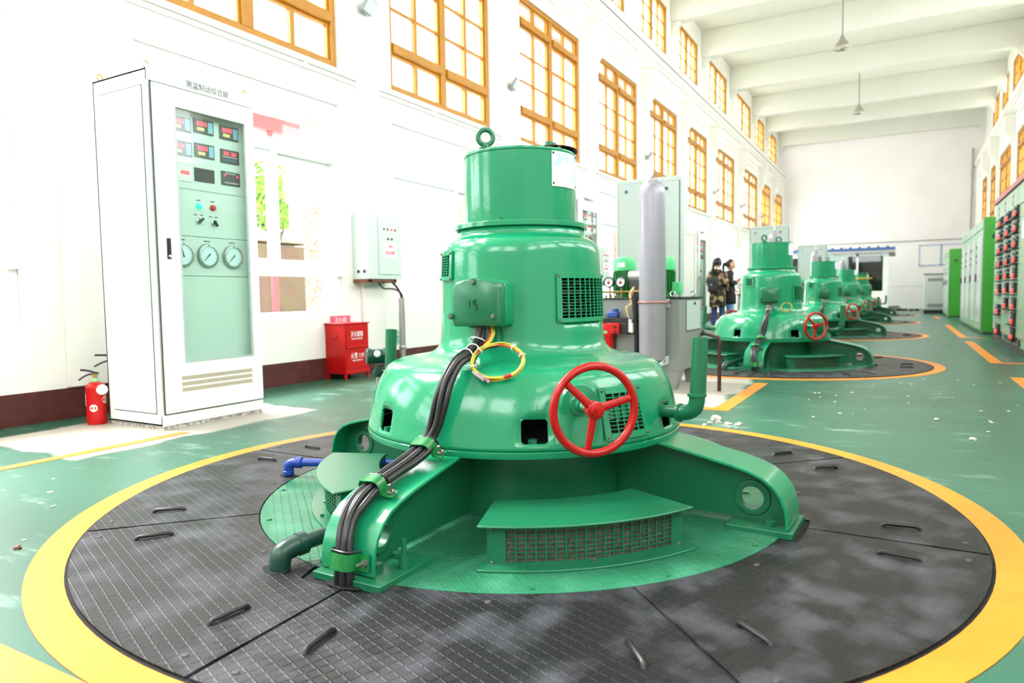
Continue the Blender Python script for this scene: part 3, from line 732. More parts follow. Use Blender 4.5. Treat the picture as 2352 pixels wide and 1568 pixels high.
    # open-ended breather pipes
    def breather(h_az, corner):
        p0 = pol(0.70, h_az, 0.475); c = Vector((corner[0], corner[1], 0.478)); d = (c-p0).normalized()
        pa = [p0, c-d*0.09]; arc = [c-d*0.09, c-d*0.045+z*0.006, c-d*0.012+z*0.026, c+z*0.06, c+z*0.09]
        o = MB().tube(pa, 0.028, 16).build('breather_pipe', GREEN2, g)
        MB().tube(smooth_path(arc, 4), 0.034, 16).build('elbow', GREEN2, o)
        for q, ax in ((c-d*0.085, d), (c+z*0.085, z)): MB().lathe([(0.036, -0.008), (0.041, -0.006), (0.041, 0.006), (0.036, 0.008)], q, 20, ax).build('elbow_collar', GREEN2, o)
        MB().lathe([(0.026, 0.10), (0.034, 0.09), (0.034, 0.335), (0.026, 0.335), (0.026, 0.12)], c, 24, z+Vector((0.035, 0.02, 0)), capped=False).build('upright', GREEN2, o)
        MB().cyl(c+z*0.09, c+z*0.11, 0.03, 12).build('pipe_bore', BLACK, o)
    breather(-5.5, (0.930, -0.135)); breather(172, (-0.985, 0.135))
    return g
gen = make_generator()
ORD = ['nearest', 'second', 'third', 'fourth', 'fifth and farthest']
GL = ['large green generator nearest the camera, 1 written on its terminal box', 'second green generator in the row, beside the two standing women', 'third green generator in the row, just behind the second', 'fourth green generator in the row, far down the hall', 'fifth and farthest green generator, in front of the booth windows']
gen['label'] = GL[0]
gens = [gen]+[dup(gen, (*UNIT[i], 0), GL[i]) for i in range(1, 5)]
cap0 = [o for o in KIDS[gen.name] if o.name.startswith('drum_cap')][0]
MB().lathe([(0.0, 0.0), (0.130, 0.0), (0.132, 0.003), (0.10, 0.010), (0.0, 0.016)], pol(0.165, 10, 1.704), 40, Vector((-0.05, 0.07, 1)), capped=False).build('hatch_disc', mat('dark_red_hatch', '5a1418', 0.4), cap0)
MB().cyl(pol(0.20, -18, 1.715), pol(0.20, -18, 1.742), 0.014, 6).build('hatch_nut', GREEN2, cap0)
# handwriting on the nearest terminal box only
n = pol(1, -83); tt = Vector((-n.y, n.x, 0)); z = Vector((0, 0, 1))
tbx = [o for o in KIDS[gen.name] if o.name.startswith('terminal_box')][0]
def HW(pts): return [n*0.5495+tt*x+z*y for x, y in pts]
hb = MB()
for st in ([(-0.03, 0.985), (-0.029, 0.955)], [(-0.014, 0.975), (-0.008, 0.986), (-0.002, 0.983), (0.002, 0.989)], [(0.003, 0.989), (-0.006, 0.974), (-0.001, 0.975), (-0.008, 0.963), (0.006, 0.966), (0.008, 0.951), (0.001, 0.938), (-0.003, 0.941)]):
    hb.tube(HW(st), 0.0014, 6)
hb.build('handwritten_mark', BLACK, tbx)

# ---- power cable bundles
def cable_bundle():
    g = thing('power_cable_bundle', 'x', 'cables', (CX, CY, 0), 'black cable bundles on the generators')
    spine = [(0.058, -0.478, 0.872), (0.053, -0.493, 0.80), (0.057, -0.545, 0.758), (0.064, -0.615, 0.738), (0.066, -0.70, 0.712), (0.058, -0.756, 0.65), (0.048, -0.786, 0.575), (0.030, -0.802, 0.48), (0.012, -0.822, 0.42), (0.008, -0.862, 0.385), (0.002, -0.95, 0.350), (-0.002, -1.07, 0.322), (-0.004, -1.16, 0.298), (-0.004, -1.24, 0.264), (0.0, -1.295, 0.215), (0.012, -1.33, 0.155), (0.020, -1.346, 0.09), (0.022, -1.353, 0.03), (0.022, -1.354, -0.05)]
    F = frames(spine)
    offs = [(-0.027, 0.0, 0.0135), (-0.002, 0.003, 0.0165), (0.026, 0.0, 0.015), (-0.016, 0.019, 0.011), (0.013, 0.021, 0.0115)]
    for k, (du, dv, r) in enumerate(offs):
        pts = []
        for i, (p, a, b_) in enumerate(F):
            tdir = (Vector(spine[min(i+1, len(spine)-1)])-Vector(spine[max(i-1, 0)])).normalized()
            sd = Vector((1, 0, 0)); sd = (sd-tdir*sd.dot(tdir)).normalized(); out = sd.cross(tdir); 
            if out.y > 0 and abs(out.y) > abs(out.z): out = -out
            elif out.z < 0 and abs(out.z) >= abs(out.y): out = -out
            spread = 0.55 if i < 3 else (1.25 if 9 <= i <= 13 else (0.95 if i > 14 else 0.8))
            wob = 0.004*math.sin(i*1.7+k*2.1)
            pts.append(p+sd*(du*spread+wob)+out*(dv*(0.9 if i < 9 else 0.75)+0.006))
        MB().tube(smooth_path(pts, 5), r, 12).build('cable', RUBBER, g)
    # heat-shrink sleeves and clamps
    def clamp(i, tx, w, m, hgt, ear):
        p = Vector(spine[i]); tdir = (Vector(spine[i+1])-Vector(spine[i-1])).normalized(); sd = Vector((1, 0, 0)); out = sd.cross(tdir)
        if out.y > 0 or (abs(out.z) > abs(out.y) and out.z < 0): out = -out
        prof = [(-0.052, -0.012), (-0.050, 0.016), (-0.038, 0.034), (0.024, 0.039), (0.042, 0.031), (0.049, 0.0), (0.052, -0.018), (0.052+ear, -0.020)]
        vs_ = []; fs = []
        for (u_, v_) in prof:
            for s_ in (-w, w):
                for q in (0, 0.005): vs_.append(p+sd*u_+out*(v_*hgt+q)+tdir*s_)
        for j in range(len(prof)-1):
            a = 4*j; b_ = a+4; fs += [(a, b_, b_+2, a+2), (a+1, a+3, b_+3, b_+1), (a, a+1, b_+1, b_), (a+2, b_+2, b_+3, a+3)]
        fs += [(0, 2, 3, 1), (4*len(prof)-4, 4*len(prof)-3, 4*len(prof)-1, 4*len(prof)-2)]
        c = MB().add(vs_, fs).build('cable_clamp', m, g, sharp=60)
        q = p+sd*(0.053+ear*0.6)-out*0.016
        MB().cyl(q, q+out*0.012, 0.014, 6).build('clamp_nut', BOLT, c); MB().cyl(q, q+out*0.04, 0.006, 8).build('clamp_stud', BOLT, c)
        MB().tube([p-tdir*0.035+sd*u_+out*(v_*hgt-0.003) for u_, v_ in prof[:7]], 0.004, 6).build('rubber_lining', RUBBER, c)
    clamp(9, 0, 0.024, GCLAMP, 1.0, 0.045); clamp(12, 0, 0.022, GCLAMP, 1.0, 0.045); clamp(16, 0, 0.028, GCLAMP, 1.0, 0.04)
    for i, rr in ((1, 0.036), (2, 0.038), (3, 0.040)):
        p = Vector(spine[i]); tdir = (Vector(spine[i+1])-Vector(spine[i-1])).normalized(); u_ = tdir.orthogonal().normalized(); v_ = tdir.cross(u_); p = p+Vector((0, -0.012, 0.006))
        MB().tube([p+u_*rr*math.cos(2*math.pi*k/20)+v_*rr*0.8*math.sin(2*math.pi*k/20) for k in range(20)], 0.003, 6, closed=True).build('cable_tie', WHITEP, g)
    return g
cb = cable_bundle(); cb['label'] = 'thick black cables clamped along the front arm of the nearest generator'
for i in range(1, 4): dup(cb, (*UNIT[i], 0), 'black cables running down the front arm of the %s generator' % ORD[i])
# ---- coils of thin signal wire
def wire_coil():
    g = thing('wire_coil', 'x', 'wire', (0, 0, 0), 'coils of yellow signal wire')
    rnd = random.Random(3)
    for k in range(13):
        m = YELLOWW if k not in (4, 9) else (RUBBER if k == 4 else REDW)
        ra = (0.108 if m is YELLOWW else 0.103)+rnd.uniform(-0.004, 0.005); ox, oz, oy = rnd.uniform(-0.004, 0.004), rnd.uniform(-0.005, 0.005), rnd.uniform(-0.007, 0.007)+(0.006 if m is not YELLOWW else 0)
        pts = [Vector((ox+ra*math.cos(2*math.pi*j/40), oy+0.003*math.sin(j*0.9+k), oz+ra*0.80*math.sin(2*math.pi*j/40))) for j in range(40)]
        MB().tube(pts, 0.0035, 6, closed=True).build('wire', m, g)
    for a in (20, 55, 140, 200):
        c = Vector((0.108*math.cos(R(a)), 0, 0.086*math.sin(R(a)))); e = Vector((math.cos(R(a)), 0, math.sin(R(a))))
        MB().tube([c+e*0.013*math.cos(q)+Vector((0, 0.013*math.sin(q), 0)) for q in [2*math.pi*k/14 for k in range(14)]], 0.0028, 6, closed=True).build('wire_tie', WHITEP, g)
    return g
wc = wire_coil(); wc['label'] = 'coil of thin yellow wire hanging below the nearest terminal box'
wc.location = (Vector((CX, CY, 0))+pol(0.655, -70.5, 0.728))*U; wc.rotation_euler = (R(-38), 0, R(22))
WM = Matrix.Translation(Vector((CX, CY, 0))+pol(0.655, -70.5, 0.728)) @ wc.rotation_euler.to_matrix().to_4x4()
for nm_, m_, r_, o_ in (('wire_lead', YELLOWW, 0.009, 0.0), ('red_lead', REDW, 0.006, -0.014)):
    a_ = Vector((-0.078, 0.0, 0.055)); w0 = WM @ a_
    P_ = [Vector((CX+0.105+o_, CY-0.475, 0.868)), Vector((CX+0.122+o_, CY-0.49, 0.835)), Vector((CX+0.115+o_, CY-0.515, 0.80)), w0]
    MB().tube(smooth_path([WM.inverted() @ p for p in P_], 5), r_, 8).build(nm_, m_, wc)
for k, dx in enumerate((0.0, 0.022)):
    MB().tube([(-0.098+dx, -0.008, -0.058-dx*0.4), (-0.045+dx, -0.012, -0.102-dx*0.4)], 0.008, 8).build('taped_wire_end', mat('silver_tape', '9a9294', 0.4, 0.2, '7a5a5c', 40), wc)
MB().tube([(0.035, -0.01, -0.083), (0.062, -0.01, -0.072)], 0.008, 8).build('red_sleeve', REDW, wc)
for (i, dx, lab) in ((1, 0.1, 'small yellow wire coil on the second generator, right of its cables'), (2, -0.12, 'small yellow wire coil on the third generator, left of its cables')):
    c = wc.copy(); COL.objects.link(c)
    for ch in list(KIDS[wc.name]):
        if ch.name.startswith(('wire', 'red')) and 'lead' not in ch.name: copy_tree(ch, c)
    c['label'] = lab; c.location = (Vector((CX+UNIT[i][0], CY+UNIT[i][1], 0))+pol(0.60, -62 if dx > 0 else -112, 0.80))*U; c.rotation_euler = (R(-25), 0, R(10)); c.scale = (0.62, 0.62, 0.72)

# ---- pit cover plates: eight sectors round each generator, two lifting handles each
SEAMS = [-133.0, -88.0, -45.0, -1.0, 45.0, 90.0, 135.0, 180.0]
DIRS = {-110.5: 'near-left', -66.5: 'front', -23.0: 'near-right', 22.0: 'right', 67.5: 'far-right', 112.5: 'back', 157.5: 'far-left', -156.5: 'left'}
def plate(i):
    a0 = SEAMS[i]; a1 = SEAMS[(i+1) % 8]; a1 += 360 if a1 <= a0 else 0
    g0 = math.degrees(0.009/2.0); na = 22; vs_ = []; fs = []
    aa = [a0+g0+(a1-a0-2*g0)*k/na for k in range(na+1)]
    def inner(a):
        for q in ARMS:
            if abs((a-q+180) % 360-180) < 7.6: return 1.40 if q == -90.0 else 1.368
        return 1.298
    for a in aa:
        ri = inner(a)
        for z0 in (0.003, 0.0105): vs_ += [pol(ri, a, z0), pol(2.0, a, z0)]
    for k in range(na):
        p, q = 4*k, 4*k+4; fs += [(p, q, q+1, p+1), (p+2, p+3, q+3, q+2), (p+1, q+1, q+3, p+3), (p, p+2, q+2, q)]
    fs += [(0, 1, 3, 2), (4*na, 4*na+2, 4*na+3, 4*na+1)]
    am = (a0+a1)/2
    t = thing('pit_cover_plate', 'x', 'floor plate', (CX, CY, 0), 'dark cover plates round the generators')
    MB().add(vs_, fs).build('plate', BPLATE, t)
    for ah in (a0+6.3, a1-6.3):
        e = pol(1, ah); zz = 0.0105
        MB().tube([e*1.645+Vector((0, 0, zz-0.004)), e*1.649+Vector((0, 0, zz+0.005)), e*1.658+Vector((0, 0, zz+0.011)), e*1.772+Vector((0, 0, zz+0.011)), e*1.781+Vector((0, 0, zz+0.005)), e*1.785+Vector((0, 0, zz-0.004))], 0.0085, 8).build('lifting_handle', BLKPLA, t)
    for rr, ah in ((1.93, a0+3), (1.93, a1-3), (1.36, am)):
        MB().lathe([(0.012, 0.010), (0.010, 0.014), (0.003, 0.015)], pol(rr, ah), 8).build('plate_screw', mat('dull_screw', '4c4a4a', 0.6, 0.3), t)
    return t, am
for i in range(8):
    t, am = plate(i); dn = DIRS[round(((am+180) % 360-180), 1)]
    t['label'] = 'dark checkered cover plate of the nearest pit, %s sector' % dn
    for k in range(1, 5): dup(t, (*UNIT[k], 0), 'dark checkered cover plate of the %s pit, %s sector' % (ORD[k], dn))
for k in range(5):
    tag(MB().ring(0, 2.013, 0.0002, 0.0022, n=96, c=(CX+UNIT[k][0], CY+UNIT[k][1])).build('trim_%d_pit_frame' % (30+k), BLACK, flat=True), kind='structure')

# ---- water pipes of the first two units
def elbow_pipe(name, label, m, pts, r, group):
    t = thing(name, label, 'pipe', (0, 0, 0), group)
    P = [Vector(p) for p in pts]
    MB().tube([P[0], P[0]+(P[1]-P[0])*0.55], r, 14).build('riser', GDARK, t)
    d0 = (P[1]-P[0]).normalized(); d1 = (P[2]-P[1]).normalized(); k = r*2.1
    MB().tube(smooth_path([P[1]-d0*k*1.3, P[1]-d0*k*0.4+d1*k*0.12, P[1]-d0*k*0.1+d1*k*0.45, P[1]+d1*k*1.2], 5), r*1.28, 16).build('elbow', m, t)
    MB().tube([P[1]+d1*k, P[2]], r, 14).build('run', m, t)
    MB().lathe([(r*1.2, -0.02), (r*1.42, -0.016), (r*1.42, 0.016), (r*1.2, 0.02)], P[1]+d1*k*1.4, 18, d1).build('collar', m, t)
    MB().lathe([(r*1.2, -0.014), (r*1.42, -0.01), (r*1.42, 0.01), (r*1.2, 0.014)], P[1]-d0*k*1.25, 18, d0).build('collar', m, t)
    return t
tmpd = D
for k, (o_, nm) in enumerate(((0, 'nearest'), (UNIT[1][1], 'second'))):
    elbow_pipe('water_pipe', 'blue elbowed water pipe left of the %s generator' % nm, BLUEP, [(-2.985, 2.70+o_, -0.01), (-2.985, 2.70+o_, 0.088), (-2.3, 3.0+o_, 0.088)], 0.022, 'blue water pipes')
    elbow_pipe('water_pipe', 'thick dark green elbowed pipe left of the front arm of the %s generator' % nm, GDARK, [(-1.985, 1.735+o_, -0.01), (-1.985, 1.735+o_, 0.075), (-1.80, 2.35+o_, 0.12)], 0.031, 'dark green water pipes')
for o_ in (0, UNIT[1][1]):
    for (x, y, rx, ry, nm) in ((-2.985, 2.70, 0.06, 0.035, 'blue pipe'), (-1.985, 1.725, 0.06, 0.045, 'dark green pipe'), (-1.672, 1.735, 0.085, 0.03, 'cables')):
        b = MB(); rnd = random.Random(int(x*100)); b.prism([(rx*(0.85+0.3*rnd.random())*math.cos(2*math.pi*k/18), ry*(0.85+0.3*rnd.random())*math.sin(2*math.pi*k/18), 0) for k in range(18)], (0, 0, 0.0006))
        tag(b.build('painted_hole', BLACK, None, (x, y+o_, 0.0107)), kind='structure')  # flat black patch painted for the dark hole in the plate
# ---- pressure transmitters on posts behind the bells
def transmitter():
    t = thing('pressure_transmitter', 'x', 'instrument', (-2.91, 3.40, 0), 'pressure transmitters on posts')
    MB().cyl((0, 0, 0), (0, 0, 0.50), 0.016, 12).build('post', STEEL, t)
    MB().lathe([(0.03, 0.5), (0.036, 0.51), (0.036, 0.535), (0.022, 0.55), (0.02, 0.58)], (0, 0, 0), 16).build('neck', GDARK, t)
    MB().lathe([(0.048, -0.075), (0.052, -0.07), (0.052, -0.045), (0.046, -0.04), (0.046, 0.03), (0.052, 0.035), (0.052, 0.06), (0.048, 0.065)], (0, 0, 0.63), 24, (0.65, 0.75, 0)).build('housing', GDARK, t)
    MB().lathe([(0.02, 0.045), (0.022, 0.05), (0.018, 0.053)], (0.0, 0, 0.645), 16, (0.55, -0.8, 0.1)).build('dial', WHITEP, t)
    MB().cyl((0, 0, 0.25), (0, 0, 0.27), 0.028, 12).build('hose_clip', BLKPLA, t)
    return t
tr = transmitter(); tr['label'] = 'dark green transmitter head on a steel post, behind the nearest generator'
dup(tr, (*UNIT[1], 0), 'dark green transmitter head on a post, behind the second generator')
# ---- small litter on the floor
def lump(name, label, x, y, s_, m, seed, z0=0.0):
    rnd = random.Random(seed); bm = bmesh.new(); bmesh.ops.create_icosphere(bm, subdivisions=2, radius=1)
    for v in bm.verts: v.co *= 0.75+rnd.random()*0.5
    b = MB(); b.add([(v.co.x*s_, v.co.y*s_*0.8, max(0, v.co.z*s_*0.55+s_*0.3)) for v in bm.verts], [tuple(w.index for w in f.verts) for f in bm.faces]); bm.free()
    return tag(b.build(name, m, None, (x, y, z0)), label, 'debris')
RUB = mat('plaster_rubble', 'd8cfc6', 0.9, 0, 'a88478', 30, (0.5, 0.75))
lump('plaster_lump', 'round pale plaster lump on the floor behind the yellow ring', -1.27, 5.50, 0.04, RUB, 1)
for k in range(9):
    rnd = random.Random(20+k)
    tag(lump('plaster_crumb', 'flat crumb of broken plaster beside the round lump', -1.2+rnd.uniform(-0.12, 0.16), 5.28+rnd.uniform(-0.08, 0.10), 0.010+rnd.random()*0.014, RUB, 30+k), group='plaster crumbs by the yellow ring')
lump('stone', 'small pale stone on the green floor at the right', 0.43, 5.45, 0.022, RUB, 51)
lump('stone', 'tiny stone on the green floor beyond the plaster lump', 0.25, 6.2, 0.018, RUB, 52)
lump('dry_leaf', 'small dark dry leaf on the floor left of the yellow ring', -3.13, 1.40, 0.018, RUST, 53)

b = MB(); rnd = random.Random(77)
for k in range(70):
    x, y = (rnd.uniform(-0.9, 1.2), rnd.uniform(5.6, 9.5)) if k < 45 else (rnd.uniform(-4.6, -2.8), rnd.uniform(0.9, 2.2))
    if math.hypot(x-CX, y-CY) < 2.2 or math.hypot(x-CX, y-CY-7.3) < 2.2: continue
    a = rnd.random()*6.3; r_ = 0.006+rnd.random()*0.012
    b.prism([(x+r_*math.cos(a+q)*(0.6+0.5*rnd.random()), y+r_*math.sin(a+q), 0.0005) for q in (0, 1.2, 2.5, 3.7, 5.0)], (0, 0, 0.003))
o = tag(b.build('paint_flakes', RUB, None, flat=True), 'scattered tiny pale plaster flakes on the green floor', 'debris', kind='stuff')
# ================================================================== TALL WHITE INSTRUMENT CABINETS
XD = (0, 1, 0); ZD = (0, 0, 1)          # text on faces that look towards +X
def hole_front(b, x0, x1, y0, y1, z0, z1, hy0, hy1, hz0, hz1):
    b.box(x0, y0, z0, x1, hy0, z1); b.box(x0, hy1, z0, x1, y1, z1); b.box(x0, hy0, z0, x1, hy1, hz0); b.box(x0, hy0, hz1, x1, hy1, z1)
def gauge_face(parent, c, r, nx, m_ring, needle, name='gauge'):
    # round gauge looking along nx, rim + dial + needle
    nx = Vector(nx).normalized(); zz = Vector((0, 0, 1)); tt = zz.cross(nx).normalized(); c = Vector(c)
    g = MB().lathe([(r*0.8, -0.03), (r, -0.02), (r, 0.004), (r*0.96, 0.012), (r*0.84, 0.014), (r*0.80, 0.004)], c, 32, nx, capped=False).build(name, m_ring, parent)
    MB().lathe([(0, 0.002), (r*0.81, 0.002), (r*0.81, 0.004), (0, 0.0045)], c, 32, nx, capped=False).build('dial', DIAL, g)
    d = tt*math.cos(R(needle))+zz*math.sin(R(needle)); w = nx.cross(d)
    MB().prism([c+nx*0.006-d*r*0.22+w*r*0.07, c+nx*0.006-d*r*0.22-w*r*0.07, c+nx*0.006+d*r*0.62-w*r*0.012, c+nx*0.006+d*r*0.62+w*r*0.012], nx*0.002).build('needle', INK, g)
    tk = MB()
    for k in range(11):
        a = R(-45+27*k); e = tt*math.cos(a)+zz*math.sin(a); q = nx.cross(e)
        tk.obox(c+nx*0.005+e*r*0.70, e*r*0.05, q*r*0.012, nx*0.0008)
    tk.build('scale_marks', INK, g)
    return g
def meter(parent, y, z, w, h, kind):
    X0 = -0.07
    f = MB().box(X0, y-w/2, z-h/2, X0+0.012, y+w/2, z+h/2).build('meter', DARKG, parent, bevel=0.004)
    if kind == 'ctl':
        MB().box(X0+0.012, y+w*0.2, z-h*0.38, X0+0.014, y+w*0.44, z+h*0.38).build('key_panel', mat('blue_key_panel', '7fb4cc', 0.4), f)
        for k in range(4): MB().box(X0+0.012, y-w*0.36+k*w*0.13, z+h*0.02, X0+0.0145, y-w*0.36+k*w*0.13+w*0.09, z+h*0.3).build('digit', LEDR, f)
        for k in range(3): MB().box(X0+0.012, y-w*0.33+k*w*0.12, z-h*0.3, X0+0.0145, y-w*0.33+k*w*0.12+w*0.08, z-h*0.12).build('digit', mat('yellow_led', 'e8e060', 0.4, emit=('e8e060', 0.15)), f)
    elif kind == 'two':
        for s_ in (-1, 1):
            for k in range(3): MB().box(X0+0.012, y+s_*w*0.2-w*0.13+k*w*0.09, z+h*0.08, X0+0.0145, y+s_*w*0.2-w*0.13+k*w*0.09+w*0.065, z+h*0.32).build('digit', LEDR, f)
        for k in range(5): MB().box(X0+0.012, y-w*0.2+k*w*0.11, z-h*0.34, X0+0.0145, y-w*0.2+k*w*0.11+w*0.05, z-h*0.22).build('key', mat('blue_key', '3f7fb8', 0.4), f)
        MB().box(X0+0.012, y-w*0.4, z-h*0.06, X0+0.0135, y+w*0.4, z-h*0.03).build('line', WHITEI, f)
    elif kind == 'relay':
        for s_ in (-1, 1): MB().lathe([(0.009, 0), (0.009, 0.004), (0.004, 0.006)], (X0+0.012, y+s_*w*0.33, z+h*0.2), 10, (1, 0, 0)).build('lamp', LEDR, f)
        MB().box(X0+0.012, y-w*0.3, z+h*0.32, X0+0.0135, y+w*0.25, z+h*0.38).build('print_line', SWW, f); MB().box(X0+0.012, y-w*0.35, z-h*0.36, X0+0.0135, y+w*0.4, z-h*0.29).build('print_line', SWW, f)
    return f
def instrument_cabinet():
    t = thing('instrument_cabinet', 'x', 'cabinet', (-4.95, 3.265, 0), 'tall white instrument cabinets')
    Wd, Dp, Hh = 0.955, 0.72, 2.755
    b = MB(); b.box(-Dp, 0, 0.03, -Dp+0.02, Wd, Hh); b.box(-Dp, 0, 0.03, -0.015, 0.02, Hh); b.box(-Dp, Wd-0.02, 0.03, -0.015, Wd, Hh); b.box(-Dp, 0, Hh-0.02, -0.015, Wd, Hh)
    b.box(-0.035, 0, 0.03, 0.0, Wd, 0.115); b.box(-0.035, 0, 2.66, 0.0, Wd, Hh); b.box(-Dp, 0, 0.03, -0.015, Wd, 0.05)
    body = b.build('cabinet_body', CAB, t, bevel=0.004, flat=True)
    MB().box(-Dp+0.01, 0.01, 0.0, -0.012, Wd-0.01, 0.03).build('mortar_bed', mat('rough_mortar', '8d8680', 0.95, 0, 'c8c2bc', 40, (0.4, 0.6)), t, flat=True)
    sp = MB().box(-Dp+0.09, -0.008, 0.13, -0.085, 0.002, 2.63).build('side_panel', CAB, t, bevel=0.003, flat=True)
    MB().box(-Dp+0.082, -0.002, 0.122, -0.077, 0.0005, 2.638).build('painted_shadow_gap', INK, t, flat=True)  # dark sheet drawn as the shadow line round the side panel
    d = MB(); hole_front(d, 0.002, 0.02, 0.018, Wd-0.012, 0.128, 2.648, 0.20, 0.845, 0.525, 2.50)
    door = d.build('door', CAB, t, bevel=0.003, flat=True)
    MB().box(-0.002, 0.012, 0.12, 0.0015, Wd-0.006, 0.128).build('door_gap', INK, door, flat=True)
    MB().box(-0.002, 0.012, 2.648, 0.0015, Wd-0.006, 2.656).build('door_gap', INK, door, flat=True)
    MB().box(-0.002, 0.010, 0.12, 0.0015, 0.018, 2.656).build('door_gap', INK, door, flat=True)
    gs = MB(); frame_box(gs, 0.19, 0.855, 0.515, 2.51, 0.012, 0.019, 0.024); gs.build('glazing_bead', CAB2, door, flat=True)
    MB().box(0.008, 0.20, 0.525, 0.012, 0.845, 2.50).build('door_glass', GLASSC, door, flat=True)
    for z0 in (0.285, 0.331, 0.377):
        v = MB().box(0.0195, 0.155, z0, 0.0205, 0.83, z0+0.030).build('vent_strip', mat('beige_vent', '9a917a', 0.7), door, flat=True)
        q = MB()
        for k in range(46): q.box(0.0205, 0.157+k*0.0147, z0+0.001, 0.0225, 0.157+k*0.0147+0.008, z0+0.029)
        tag(q.build('vent_louvres', mat('beige_vent_rib', 'c4bca6', 0.6), v, flat=True), kind='stuff')
    h = MB().box(0.02, 0.078, 1.325, 0.028, 0.112, 1.485).build('door_handle', BLKPLA, door, bevel=0.003)
    MB().box(0.028, 0.086, 1.37, 0.034, 0.104, 1.478).build('lever', BLKPLA, h, bevel=0.002)
    MB().lathe([(0.013, 0), (0.013, 0.006), (0.008, 0.008)], (0.028, 0.095, 1.343), 14, (1, 0, 0)).build('lock', CHROME, h)
    # instrument panel behind the glass
    p = MB(); 
    for z0, z1 in ((0.2, 1.200), (1.204, 1.52), (1.524, 1.895), (1.899, 2.6)): p.box(-0.085, 0.03, z0, -0.07, Wd-0.03, z1)
    pan = p.build('instrument_panel', PANEL, t, flat=True, bevel=0.0015)
    for y, z, k in ((0.30, 2.405, 'ctl'), (0.51, 2.42, 'ctl'), (0.755, 2.415, 'ctl'), (0.30, 2.213, 'ctl'), (0.51, 2.224, 'ctl'), (0.755, 2.218, 'two'), (0.755, 2.034, 'relay')): meter(pan, y, z, 0.185, 0.115, k)
    MB().box(-0.07, 0.41, 1.972, -0.062, 0.595, 2.08).build('blank_meter', BLKPLA, pan, bevel=0.002)
    wm = MB().box(-0.07, 0.215, 1.955, -0.064, 0.385, 2.085).build('white_meter', WHITEP, pan, bevel=0.002)
    for k in range(4): MB().box(-0.064, 0.285+k*0.02, 2.01, -0.062, 0.302+k*0.02, 2.04).build('digit', LEDR, wm)
    for k in range(2): MB().box(-0.064, 0.225, 2.0+k*0.04, -0.062, 0.25, 2.02+k*0.04).build('lamp', LEDR, wm)
    for y, z, m in ((0.437, 1.768, LEDG), (0.568, 1.77, mat('red_button', 'c01818', 0.35))):
        q = MB().lathe([(0.026, 0), (0.026, 0.008), (0.021, 0.012), (0.019, 0.024), (0.0, 0.028)], (-0.07, y, z), 18, (1, 0, 0), capped=False).build('push_button', m, pan)
        MB().box(-0.07, y-0.02, z+0.045, -0.0695, y+0.02, z+0.055).build('caption_mark', INK, pan, flat=True)
    for y, z, a in ((0.432, 1.65, 40), (0.572, 1.645, -60)):
        q = MB().lathe([(0.024, 0), (0.024, 0.008), (0.018, 0.012), (0.016, 0.02)], (-0.07, y, z), 18, (1, 0, 0)).build('selector_knob', CHROME, pan)
        dd = Vector((0, math.cos(R(a)), math.sin(R(a)))); MB().obox(Vector((-0.04, y, z))+dd*0.006, dd*0.026, Vector((0, -dd.z, dd.y))*0.008, Vector((0.01, 0, 0))).build('grip', BLKPLA, q, bevel=0.002)
        for s_ in (-1, 1): MB().box(-0.07, y+s_*0.028-0.014, z+0.045, -0.0695, y+s_*0.028+0.014, z+0.054).build('caption_mark', INK, pan, flat=True)
    for y, nd in ((0.268, 105), (0.498, 225), (0.742, 225)):
        gg = gauge_face(pan, (-0.055, y, 1.37), 0.098, (1, 0, 0), STEEL, nd)
        for a in (90, 210, 330): MB().lathe([(0.008, 0), (0.006, 0.004)], (-0.043, y+0.089*math.cos(R(a)), 1.37+0.089*math.sin(R(a))), 8, (1, 0, 0)).build('rim_screw', CHROME, gg)
        MB().box(-0.07, y-0.03, 1.485, -0.0695, y+0.03, 1.494).build('caption_mark', INK, pan, flat=True)
    text('heading_lettering', '测温制动综合屏', 0.062, INK, (0.001, 0.515, 2.706), XD, ZD, t, sx_=0.92)
    for k in range(4): MB().box(0.0201, 0.44+0.012*(k % 2), 2.558+k*0.016, 0.0206, 0.60-0.02*(k % 3), 2.565+k*0.016).build('label_print_line', mat('pale_blue_ink', '9fcbd8', 0.7), door, flat=True)
    for x, y in ((-0.06, 0.03), (-Dp+0.06, 0.03), (-0.06, Wd-0.03)):
        c = Vector((x, y, Hh+0.03)); MB().tube([c+Vector((0, 0.022*math.cos(2*math.pi*k/20), 0.026*math.sin(2*math.pi*k/20))) for k in range(20)], 0.006, 8, closed=True).build('lifting_eye', mat('brass', 'c09a58', 0.3, 0.8), t)
    for z in (0.45, 1.06, 1.7, 2.3): MB().box(-Dp-0.012, 0.03, z, -Dp, 0.05, z+0.05).build('rear_hinge', BLKPLA, t, flat=True)
    return t
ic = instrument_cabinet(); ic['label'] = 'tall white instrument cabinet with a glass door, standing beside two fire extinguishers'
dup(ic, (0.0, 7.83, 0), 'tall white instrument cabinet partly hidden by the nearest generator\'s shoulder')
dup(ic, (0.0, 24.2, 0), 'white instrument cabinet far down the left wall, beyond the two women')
dup(ic, (0.0, 15.95, 0), 'tall white instrument cabinet beyond the grey tank, left of the two women')

